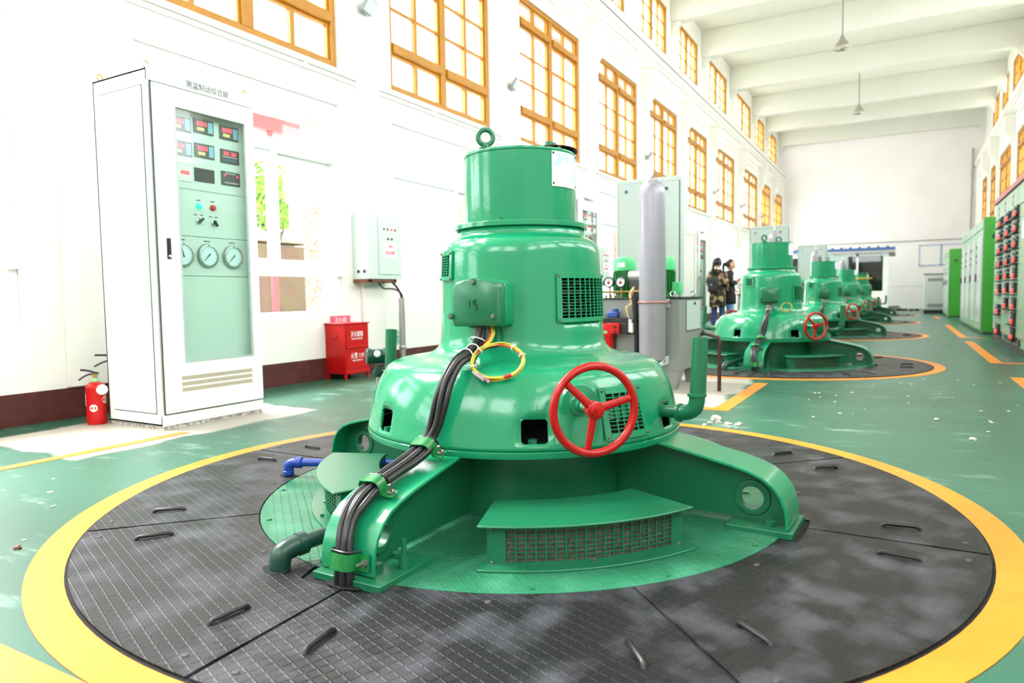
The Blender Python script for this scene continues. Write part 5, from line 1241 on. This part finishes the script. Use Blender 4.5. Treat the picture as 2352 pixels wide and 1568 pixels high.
d_ = MB().box(0.08, -0.015, 0.24, 0.87, 0.0, 1.58).build('door', MATS['pale_grey_paint'], ec, bevel=0.004)
MB().box(0.14, -0.02, 1.38, 0.82, -0.015, 1.50).build('vent', mat('grey_vent', '8e9292', 0.6), d_, flat=True); MB().box(0.14, -0.02, 0.28, 0.82, -0.015, 0.42).build('vent', MATS['grey_vent'], d_, flat=True)
MB().box(-0.03, -0.03, 1.66, 0.98, 0.73, 1.72).build('lid', MATS['grey_vent'], ec, bevel=0.006)

# ================================================================== END OF THE HALL
bo = thing('control_booth', 'glazed control booth with a blue-edged roof at the end of the hall', 'booth', (-4.95, 36.0, 0))
MB().box(0, 0, 0, 4.15, 0.12, 1.0).build('low_wall', WALL, bo, flat=True)
MB().box(4.15, -0.05, 0, 4.38, 0.2, 2.74).build('corner_post', ALU, bo, bevel=0.01)
MB().box(4.2, 0.2, 0, 4.32, 4.0, 2.74).build('side_wall', WALL, bo, flat=True)
MB().box(0, 3.9, 0, 4.2, 4.0, 2.74).build('back_wall', mat('unlit_booth_lining', '34362f', 0.9), bo, flat=True)  # dark lining colour stands in for the booth's unlit interior
MB().box(-0.1, -0.25, 2.74, 4.62, 4.2, 2.88).build('roof', mat('roof_soffit', 'b9b8b4', 0.7), bo, bevel=0.01)
MB().box(-0.12, -0.28, 2.86, 4.64, -0.2, 2.98).build('roof_edge', BLUER, bo, bevel=0.006)
MB().box(-0.1, -0.2, 2.88, 4.6, 4.2, 2.95).build('roof_sheet', CONC, bo, flat=True)
for k in range(12): MB().box(0.1+k*0.38, -0.25, 2.98, 0.2+k*0.38, -0.05, 3.04).build('roof_clip', DARKG, bo, flat=True)
for x in (0, 0.95, 1.75, 2.1, 3.05): MB().box(x, 0, 1.0, x+0.09, 0.12, 2.74).build('window_post', ALU, bo, flat=True)
MB().box(0, 0, 2.62, 4.15, 0.12, 2.74).build('head_rail', ALU, bo, flat=True)
for x0_, x1_ in ((0.09, 0.95), (1.04, 1.75), (2.19, 3.05), (3.14, 4.15)): MB().box(x0_, 0.05, 1.0, x1_, 0.06, 2.62).build('pane', GLASS, bo, flat=True)
MB().box(0, 0.12, 0, 0.08, 4.0, 2.74).build('side_wall', MATS['unlit_booth_lining'], bo, flat=True)
MB().box(0.08, 0.12, 0.0, 4.2, 3.9, 0.02).build('floor_lining', MATS['unlit_booth_lining'], bo, flat=True)
MB().box(4.16, 0.2, 0, 4.2, 3.9, 2.74).build('inner_lining', MATS['unlit_booth_lining'], bo, flat=True)
MB().box(3.4, 1.2, 0.02, 3.5, 1.9, 1.9).build('leaning_board', LIME, bo, flat=True)
nb = thing('notice_board', 'blue-framed notice board high on the end wall', 'notice board', (0.75, YE-0.001, 2.35))
for k in range(2):
    f_ = MB()
    x0_ = k*1.05; f_.box(x0_, -0.03, 0, x0_+0.05, 0, 1.15); f_.box(x0_+1.0, -0.03, 0, x0_+1.05, 0, 1.15); f_.box(x0_, -0.03, 0, x0_+1.05, 0, 0.06); f_.box(x0_, -0.03, 1.09, x0_+1.05, 0, 1.15); f_.build('board_frame', BLUEF, nb, flat=True)
    MB().box(x0_+0.05, -0.015, 0.06, x0_+1.0, 0, 1.09).build('sheet', PAPER, nb, flat=True)
for k in range(4):
    tag(MB().box(0, -0.012, 0, 0.75, 0, 0.95).build('poster', PAPER, None, (-0.55+k*0.92, YE-0.001, 1.25), flat=True), 'white paper sheet under the notice board, %s of the row of four' % ('leftmost', 'second from left', 'third from left', 'rightmost')[k], 'poster', 'white sheets on the end wall')
tag(MB().cyl((-5.5, YE-0.03, 3.75), (3.1, YE-0.03, 3.75), 0.03, 8).build('end_wall_conduit', mat('grey_conduit', 'a9a7a4', 0.6)), 'grey conduit running straight across the end wall', 'conduit')
tag(MB().cyl((3.12, YE-0.05, 4.2), (3.12, YE-0.05, 8.5), 0.04, 8).build('downpipe', MATS['grey_conduit']), 'thin grey downpipe in the right corner of the end wall', 'pipe')
rnd = random.Random(5)
for k in range(10):
    lump('rubble_piece', 'dark rubble piece lying along the foot of the end wall', -1.2+k*0.2+rnd.uniform(-.05, .05), 39.5+rnd.uniform(-.2, .3), 0.10+rnd.random()*0.06, mat('dark_rubble', '4a4440', 0.9), 60+k)['group'] = 'rubble by the end wall'
lump('sack', 'grey sack slumped against the end wall', -0.35, 40.6, 0.30, mat('grey_sack', '8c8a84', 0.9), 90)
yb = thing('yellow_band_clamp', 'yellow steel lifting band round the top of the fifth generator', 'clamp', (CX+UNIT[4][0], CY+UNIT[4][1], 1.50))
MB().ring(0.286, 0.31, 0, 0.06, n=40).build('band', mat('yellow_band_paint', 'd9a520', 0.4), yb); MB().box(0.30, -0.03, 0.0, 0.42, 0.03, 0.06).build('band_lug', MATS['yellow_band_paint'], yb, bevel=0.004)
# ================================================================== PEOPLE
SKIN = mat('skin', 'd3a184', 0.55)
HAIR = mat('black_hair', '15110f', 0.4)
JEANS = mat('blue_jeans', '35507e', 0.8, 0, '2b4269', 12)
JEANL = mat('light_blue_jeans', '6f9bd2', 0.8, 0, '5f8bc4', 12)
BJACK = mat('black_jacket', '121214', 0.75)
SHOE = mat('pale_shoe', 'd9cfd6', 0.6)
def camo():
    m = mat('camouflage_cloth', '40392c', 0.85); t = m.node_tree; n = t.nodes; L = t.links; b = n['Principled BSDF']
    g = n.new('ShaderNodeNewGeometry'); nz = n.new('ShaderNodeTexNoise'); nz.inputs['Scale'].default_value = 7.5; nz.inputs['Detail'].default_value = 1.5
    L.new(g.outputs['Position'], nz.inputs['Vector']); r = n.new('ShaderNodeValToRGB'); r.color_ramp.interpolation = 'CONSTANT'
    e = r.color_ramp.elements; e[0].position = 0; e[0].color = rgb('25221c'); e[1].position = 0.44; e[1].color = rgb('4a4230')
    x = e.new(0.53); x.color = rgb('b39a76'); x = e.new(0.63); x.color = rgb('332f26')
    L.new(nz.outputs['Fac'], r.inputs[0]); L.new(r.outputs[0], b.inputs['Base Color']); return m
CAMO = camo()
def skin_obj(name, verts, edges, radii, m, parent, sub=2):
    # one vertex per joint, grown to one continuous surface
    me = bpy.data.meshes.new(name); me.from_pydata([(x*U, y*U, z*U) for x, y, z in verts], edges, []); me.materials.append(m)
    o = bpy.data.objects.new(name, me); COL.objects.link(o); adopt(o, parent)
    md = o.modifiers.new('skin', 'SKIN'); md.use_smooth_shade = True
    for i, r in enumerate(radii):
        sv = me.skin_vertices[0].data[i]; sv.radius = (r[0]*U, r[1]*U) if isinstance(r, tuple) else (r*U, r*U); sv.use_root = (i == 0)
    sb = o.modifiers.new('smooth', 'SUBSURF'); sb.levels = sub; sb.render_levels = sub
    dg = bpy.context.evaluated_depsgraph_get(); dg.update(); em = bpy.data.meshes.new_from_object(o.evaluated_get(dg))
    o.modifiers.clear(); o.data = em
    if not em.materials: em.materials.append(m)
    em.shade_smooth()
    return o
def person(label, loc, rz, hgt, pose, jacket, trousers, jl, hair_tail):
    # x = to the person's right, y = forward
    p = thing('person', label, 'person', loc, rz=rz); k = hgt/2.0
    def S(x, y, z): return (x*k, y*k, z*k)
    V = [S(0, 0, 1.03), S(0, -0.01, 1.20), S(0, -0.01, 1.42), S(0, 0.0, 1.60), S(0, 0.01, 1.69)]
    E_ = [(0, 1), (1, 2), (2, 3), (3, 4)]; RR = [0.13*k, 0.11*k, 0.12*k, 0.06*k, 0.056*k]
    i = 5
    for s_, ps in ((-1, pose['L']), (1, pose['R'])):
        hip = len(V); V += [S(s_*0.10, 0, 0.96), S(s_*0.105+ps['kx'], ps['ky'], 0.53), S(s_*0.11+ps['ax'], ps['ay'], 0.12), S(s_*0.11+ps['ax'], ps['ay']+0.09, 0.045)]
        E_ += [(0, hip), (hip, hip+1), (hip+1, hip+2), (hip+2, hip+3)]; RR += [0.10*k, 0.068*k, 0.045*k, 0.04*k]
        a = len(V); V += [S(s_*0.175, -0.005, 1.51), S(*ps['el']), S(*ps['wr'])]; E_ += [(3, a), (a, a+1), (a+1, a+2)]; RR += [0.05*k, 0.045*k, 0.036*k]
        ps['w'] = S(*ps['wr'])
    body = skin_obj('body', V, E_, RR, SKIN, p)
    # head: shaped ellipsoid with brow, nose and chin
    b = MB(); nu, nv = 24, 18; hc = S(0, 0.035, 1.81); vs_ = []; fs = []
    for j in range(nv+1):
        th = math.pi*j/nv
        for q in range(nu):
            ph = 2*math.pi*q/nu; x = math.sin(th)*math.cos(ph); y = math.sin(th)*math.sin(ph); z_ = math.cos(th)
            rx, ry, rz_ = 0.098, 0.122, 0.155
            if z_ < 0: rx *= 1+0.22*z_; ry *= 1+0.10*z_
            yy = y*ry
            if y > 0.8 and -0.35 < z_ < 0.15: yy += 0.03*max(0, 1-abs(x)/0.22)*max(0, (0.15-z_)/0.5)      # nose
            if y > 0.75 and 0.0 < z_ < 0.25 and 0.15 < abs(x) < 0.55: yy -= 0.008                         # eye sockets
            if y > 0.7 and -0.95 < z_ < -0.7: yy += 0.012                                                  # chin
            vs_.append((hc[0]+x*rx*k, hc[1]+yy*k, hc[2]+z_*rz_*k))
    for j in range(nv):
        for q in range(nu): fs.append((j*nu+q, j*nu+(q+1) % nu, (j+1)*nu+(q+1) % nu, (j+1)*nu+q))
    b.add(vs_, fs)
    for s_ in (-1, 1):   # ears
        b.lathe([(0.0, -0.012*k), (0.022*k, -0.008*k), (0.03*k, 0.0), (0.02*k, 0.008*k), (0.0, 0.01*k)], (hc[0]+s_*0.098*k, hc[1]-0.005*k, hc[2]-0.01*k), 12, (1, 0.3*s_, 0), capped=False)
    hd = b.build('head', SKIN, p, sharp=80)
    for s_ in (-1, 1):
        MB().lathe([(0, -0.006*k), (0.014*k, -0.003*k), (0.012*k, 0.003*k), (0, 0.007*k)], (hc[0]+s_*0.038*k, hc[1]+0.108*k, hc[2]+0.015*k), 10, (0, 1, 0), capped=False).build('eye', mat('dark_eye', '1c1410', 0.3), hd)
        MB().obox(Vector((hc[0]+s_*0.04*k, hc[1]+0.112*k, hc[2]+0.048*k)), (0.024*k, 0, 0), (0, 0.005*k, 0), (0, 0, 0.005*k)).build('eyebrow', HAIR, hd)
    MB().obox(Vector((hc[0], hc[1]+0.116*k, hc[2]-0.085*k)), (0.026*k, 0, 0), (0, 0.006*k, 0), (0, 0, 0.008*k)).build('mouth', mat('lips', 'a8605a', 0.5), hd, bevel=0.002)
    # hair cap with a tail down the back
    hv = []; hf = []
    for j in range(11):
        th = math.pi*0.62*j/10
        for q in range(24):
            ph = 2*math.pi*q/24; x = math.sin(th)*math.cos(ph); y = math.sin(th)*math.sin(ph); z_ = math.cos(th)
            if y > 0.25 and z_ < 0.45: x *= 0.55; y *= 0.35; z_ = max(z_, 0.25)
            hv.append((hc[0]+x*0.114*k, hc[1]-0.012*k+y*0.136*k, hc[2]+0.012*k+z_*0.166*k))
    for j in range(10):
        for q in range(24): hf.append((j*24+q, j*24+(q+1) % 24, (j+1)*24+(q+1) % 24, (j+1)*24+q))
    MB().add(hv, hf).build('hair', HAIR, p, sharp=80)
    tail = [S(*q) for q in hair_tail]
    MB().tube(smooth_path(tail, 5), [ (0.055-0.035*j/(5*(len(tail)-1)))*k for j in range(5*(len(tail)-1)+1)], 12).build('ponytail', HAIR, p)
    MB().lathe([(0.135*k, 1.54*k), (0.125*k, 1.60*k), (0.10*k, 1.655*k), (0.085*k, 1.66*k), (0.08*k, 1.62*k)], (0, 0.0, 0), 24, capped=False).build('jacket_collar', jacket, p)
    q_ = MB(); vs_ = []; fs = []
    for zz, rx, ry in ((jl-0.06, 0.0, 0.0), (jl-0.06, 0.19, 0.16), (jl-0.03, 0.225, 0.19), (jl+0.15, 0.222, 0.185), (jl+0.33, 0.215, 0.178), (jl+0.5, 0.19, 0.155)):
        for j in range(28): vs_.append(((rx*math.cos(2*math.pi*j/28))*k, (0.005+ry*math.sin(2*math.pi*j/28))*k, zz*k))
    for i_ in range(5):
        for j in range(28): fs.append((i_*28+j, i_*28+(j+1) % 28, (i_+1)*28+(j+1) % 28, (i_+1)*28+j))
    q_.add(vs_, fs).build('jacket_skirt', jacket, p, sharp=70)
    # clothes
    V2 = [S(0, 0, jl), S(0, -0.005, 1.10), S(0, -0.01, 1.28), S(0, -0.01, 1.45), S(0, 0.0, 1.60)]; E2 = [(0, 1), (1, 2), (2, 3), (3, 4)]
    R2 = [(0.215*k, 0.17*k), (0.20*k, 0.16*k), (0.185*k, 0.15*k), (0.19*k, 0.145*k), (0.12*k, 0.10*k)]
    for s_, ps in ((-1, pose['L']), (1, pose['R'])):
        a = len(V2); el = ps['el']; wr = ps['wr']; mid = tuple(el[q]+(wr[q]-el[q])*0.86 for q in range(3))
        V2 += [S(s_*0.20, -0.005, 1.53), S(*el), S(*mid)]; E2 += [(3, a), (a, a+1), (a+1, a+2)]; R2 += [0.092*k, 0.075*k, 0.056*k]
    skin_obj('jacket', V2, E2, R2, jacket, p)
    V3 = [S(0, 0, 1.0)]; E3 = []; R3 = [0.12*k]
    for s_, ps in ((-1, pose['L']), (1, pose['R'])):
        a = len(V3); V3 += [S(s_*0.10, 0, 0.92), S(s_*0.105+ps['kx'], ps['ky'], 0.53), S(s_*0.11+ps['ax'], ps['ay'], 0.10)]; E3 += [(0, a), (a, a+1), (a+1, a+2)]; R3 += [0.118*k, 0.086*k, 0.066*k]
    skin_obj('trousers', V3, E3, R3, trousers, p)
    for s_, ps in ((-1, pose['L']), (1, pose['R'])):
        x, y = (s_*0.11+ps['ax'])*k, ps['ay']*k
        sh = [(0.0, -0.06, 0.0), (0.045, -0.05, 0.0), (0.05, 0.05, 0.0), (0.048, 0.14, 0.0), (0.0, 0.185, 0.0), (-0.048, 0.14, 0.0), (-0.05, 0.05, 0.0), (-0.045, -0.05, 0.0)]
        vs_ = []; 
        for sc_, zz in ((1.0, 0.0), (1.04, 0.02), (1.0, 0.05), (0.8, 0.085), (0.55, 0.11)):
            for (a, c, _) in sh: vs_.append((x+a*sc_*k, y+(c*sc_ if c < 0.06 else c*(sc_ if zz < 0.06 else sc_*0.6))*k, zz*k))
        fs = [(i*8+j, i*8+(j+1) % 8, (i+1)*8+(j+1) % 8, (i+1)*8+j) for i in range(4) for j in range(8)]+[tuple(range(7, -1, -1)), tuple(range(32, 40))]
        MB().add(vs_, fs).build('shoe', SHOE, p, bevel=0.004)
        # hand: palm, four fingers and a thumb, curled
        w = Vector(ps['w']); d = Vector(ps['hd']).normalized(); sd = Vector(ps['hs']).normalized(); nn = d.cross(sd)
        Vh = [w, w+d*0.05*k]; Eh = [(0, 1)]; Rh = [0.03*k, (0.034*k, 0.022*k)]
        for q, (o_, ln) in enumerate(((-0.03, 0.062), (-0.01, 0.072), (0.011, 0.068), (0.03, 0.052))):
            a = len(Vh); c0 = w+d*0.085*k+sd*o_*k; Vh += [c0, c0+d*ln*0.5*k+nn*0.008*k, c0+d*ln*0.85*k+nn*0.03*k]; Eh += [(1, a), (a, a+1), (a+1, a+2)]; Rh += [0.011*k, 0.0095*k, 0.008*k]
        a = len(Vh); Vh += [w+d*0.03*k-sd*0.035*k, w+d*0.06*k-sd*0.055*k+nn*0.015*k, w+d*0.085*k-sd*0.05*k+nn*0.03*k]; Eh += [(1, a), (a, a+1), (a+1, a+2)]; Rh += [0.013*k, 0.011*k, 0.009*k]
        skin_obj('hand', [tuple(v) for v in Vh], Eh, Rh, SKIN, p, 1)
    return p
PA = (-4.40, 19.2); rza = R(-14)
pa = person('woman in a camouflage jacket and blue jeans with a long ponytail, seen from behind', (PA[0], PA[1], 0), rza, 2.0,
  {'L': dict(kx=0, ky=0.03, ax=0.0, ay=-0.04, el=(-0.27, -0.02, 1.26), wr=(-0.20, 0.16, 1.10), hd=(0.4, 0.8, 0.1), hs=(0, 0, 1)),
   'R': dict(kx=0.0, ky=0.06, ax=0.02, ay=0.05, el=(0.27, -0.03, 1.26), wr=(0.20, 0.17, 1.12), hd=(-0.4, 0.8, 0.1), hs=(0, 0, 1))},
  CAMO, JEANS, 0.68, [(0.0, -0.10, 1.90), (-0.01, -0.17, 1.82), (-0.03, -0.19, 1.68), (-0.05, -0.20, 1.50)])
MB().lathe([(0.07, 1.62), (0.080, 1.63), (0.082, 1.69), (0.07, 1.70)], (0, 0.0, 0), 18, capped=False).build('white_collar', WHITEP, pa)
PB = (-4.21, 19.75); rzb = R(-75)
pb = person('woman in a black jacket and light blue jeans, facing right, phone in hand', (PB[0], PB[1], 0), rzb, 1.96,
  {'L': dict(kx=0, ky=0.02, ax=0.0, ay=-0.03, el=(-0.26, 0.02, 1.26), wr=(-0.06, 0.24, 1.36), hd=(0.15, 0.5, 0.8), hs=(1, 0, 0)),
   'R': dict(kx=0, ky=0.04, ax=0.0, ay=0.05, el=(0.26, 0.03, 1.26), wr=(0.06, 0.25, 1.32), hd=(-0.15, 0.5, 0.8), hs=(1, 0, 0))},
  BJACK, JEANL, 0.76, [(0.0, -0.10, 1.88), (0.0, -0.155, 1.80), (0.01, -0.15, 1.66), (0.01, -0.14, 1.55)])
ph = thing('phone', 'pale purple phone held up by the woman in the black jacket', 'phone', (PB[0]+0.36*math.sin(-rzb), PB[1]+0.36*math.cos(rzb), 1.38), rz=rzb)
MB().box(-0.05, -0.012, -0.02, 0.05, 0.006, 0.16).build('phone_body', mat('lilac_case', 'b9a8cc', 0.4), ph, bevel=0.006); MB().box(-0.042, -0.0135, -0.01, 0.042, -0.012, 0.15).build('screen', BLKPLA, ph, flat=True)
bp_ = thing('backpack', 'black backpack worn by the woman in the camouflage jacket', 'bag', (PA[0], PA[1], 0), rz=rza)
def rbox(cx, cy, cz, sx_, sy_, sz_):
    b = MB(); n = 20; vs_ = []; fs = []
    for j in range(9):
        v = -1+2*j/8; f_ = (1-abs(v)**4)**0.35 if abs(v) < 1 else 0.35
        for q in range(n):
            a = 2*math.pi*q/n; c, s_ = math.cos(a), math.sin(a); c = math.copysign(abs(c)**0.55, c); s_ = math.copysign(abs(s_)**0.55, s_)
            vs_.append((cx+c*sx_*max(f_, 0.5), cy+s_*sy_*max(f_, 0.5), cz+v*sz_))
    for j in range(8):
        for q in range(n): fs.append((j*n+q, j*n+(q+1) % n, (j+1)*n+(q+1) % n, (j+1)*n+q))
    fs += [tuple(range(n-1, -1, -1)), tuple(range(8*n, 9*n))]; return b.add(vs_, fs)
BAG = mat('black_bag_nylon', '1a1a1d', 0.6)
rbox(0, -0.25, 1.22, 0.145, 0.085, 0.22).build('bag_body', BAG, bp_, sharp=80)
rbox(0, -0.335, 1.12, 0.11, 0.03, 0.10).build('front_pocket', BAG, bp_, sharp=80)
for s_ in (-1, 1): MB().tube(smooth_path([(s_*0.11, -0.17, 1.48), (s_*0.14, -0.02, 1.66), (s_*0.15, 0.13, 1.50), (s_*0.17, 0.10, 1.22), (s_*0.14, -0.16, 1.06)], 5), 0.020, 8).build('strap', BAG, bp_)
MB().box(-0.03, -0.365, 1.22, 0.03, -0.355, 1.25).build('badge', STEEL, bp_, flat=True)
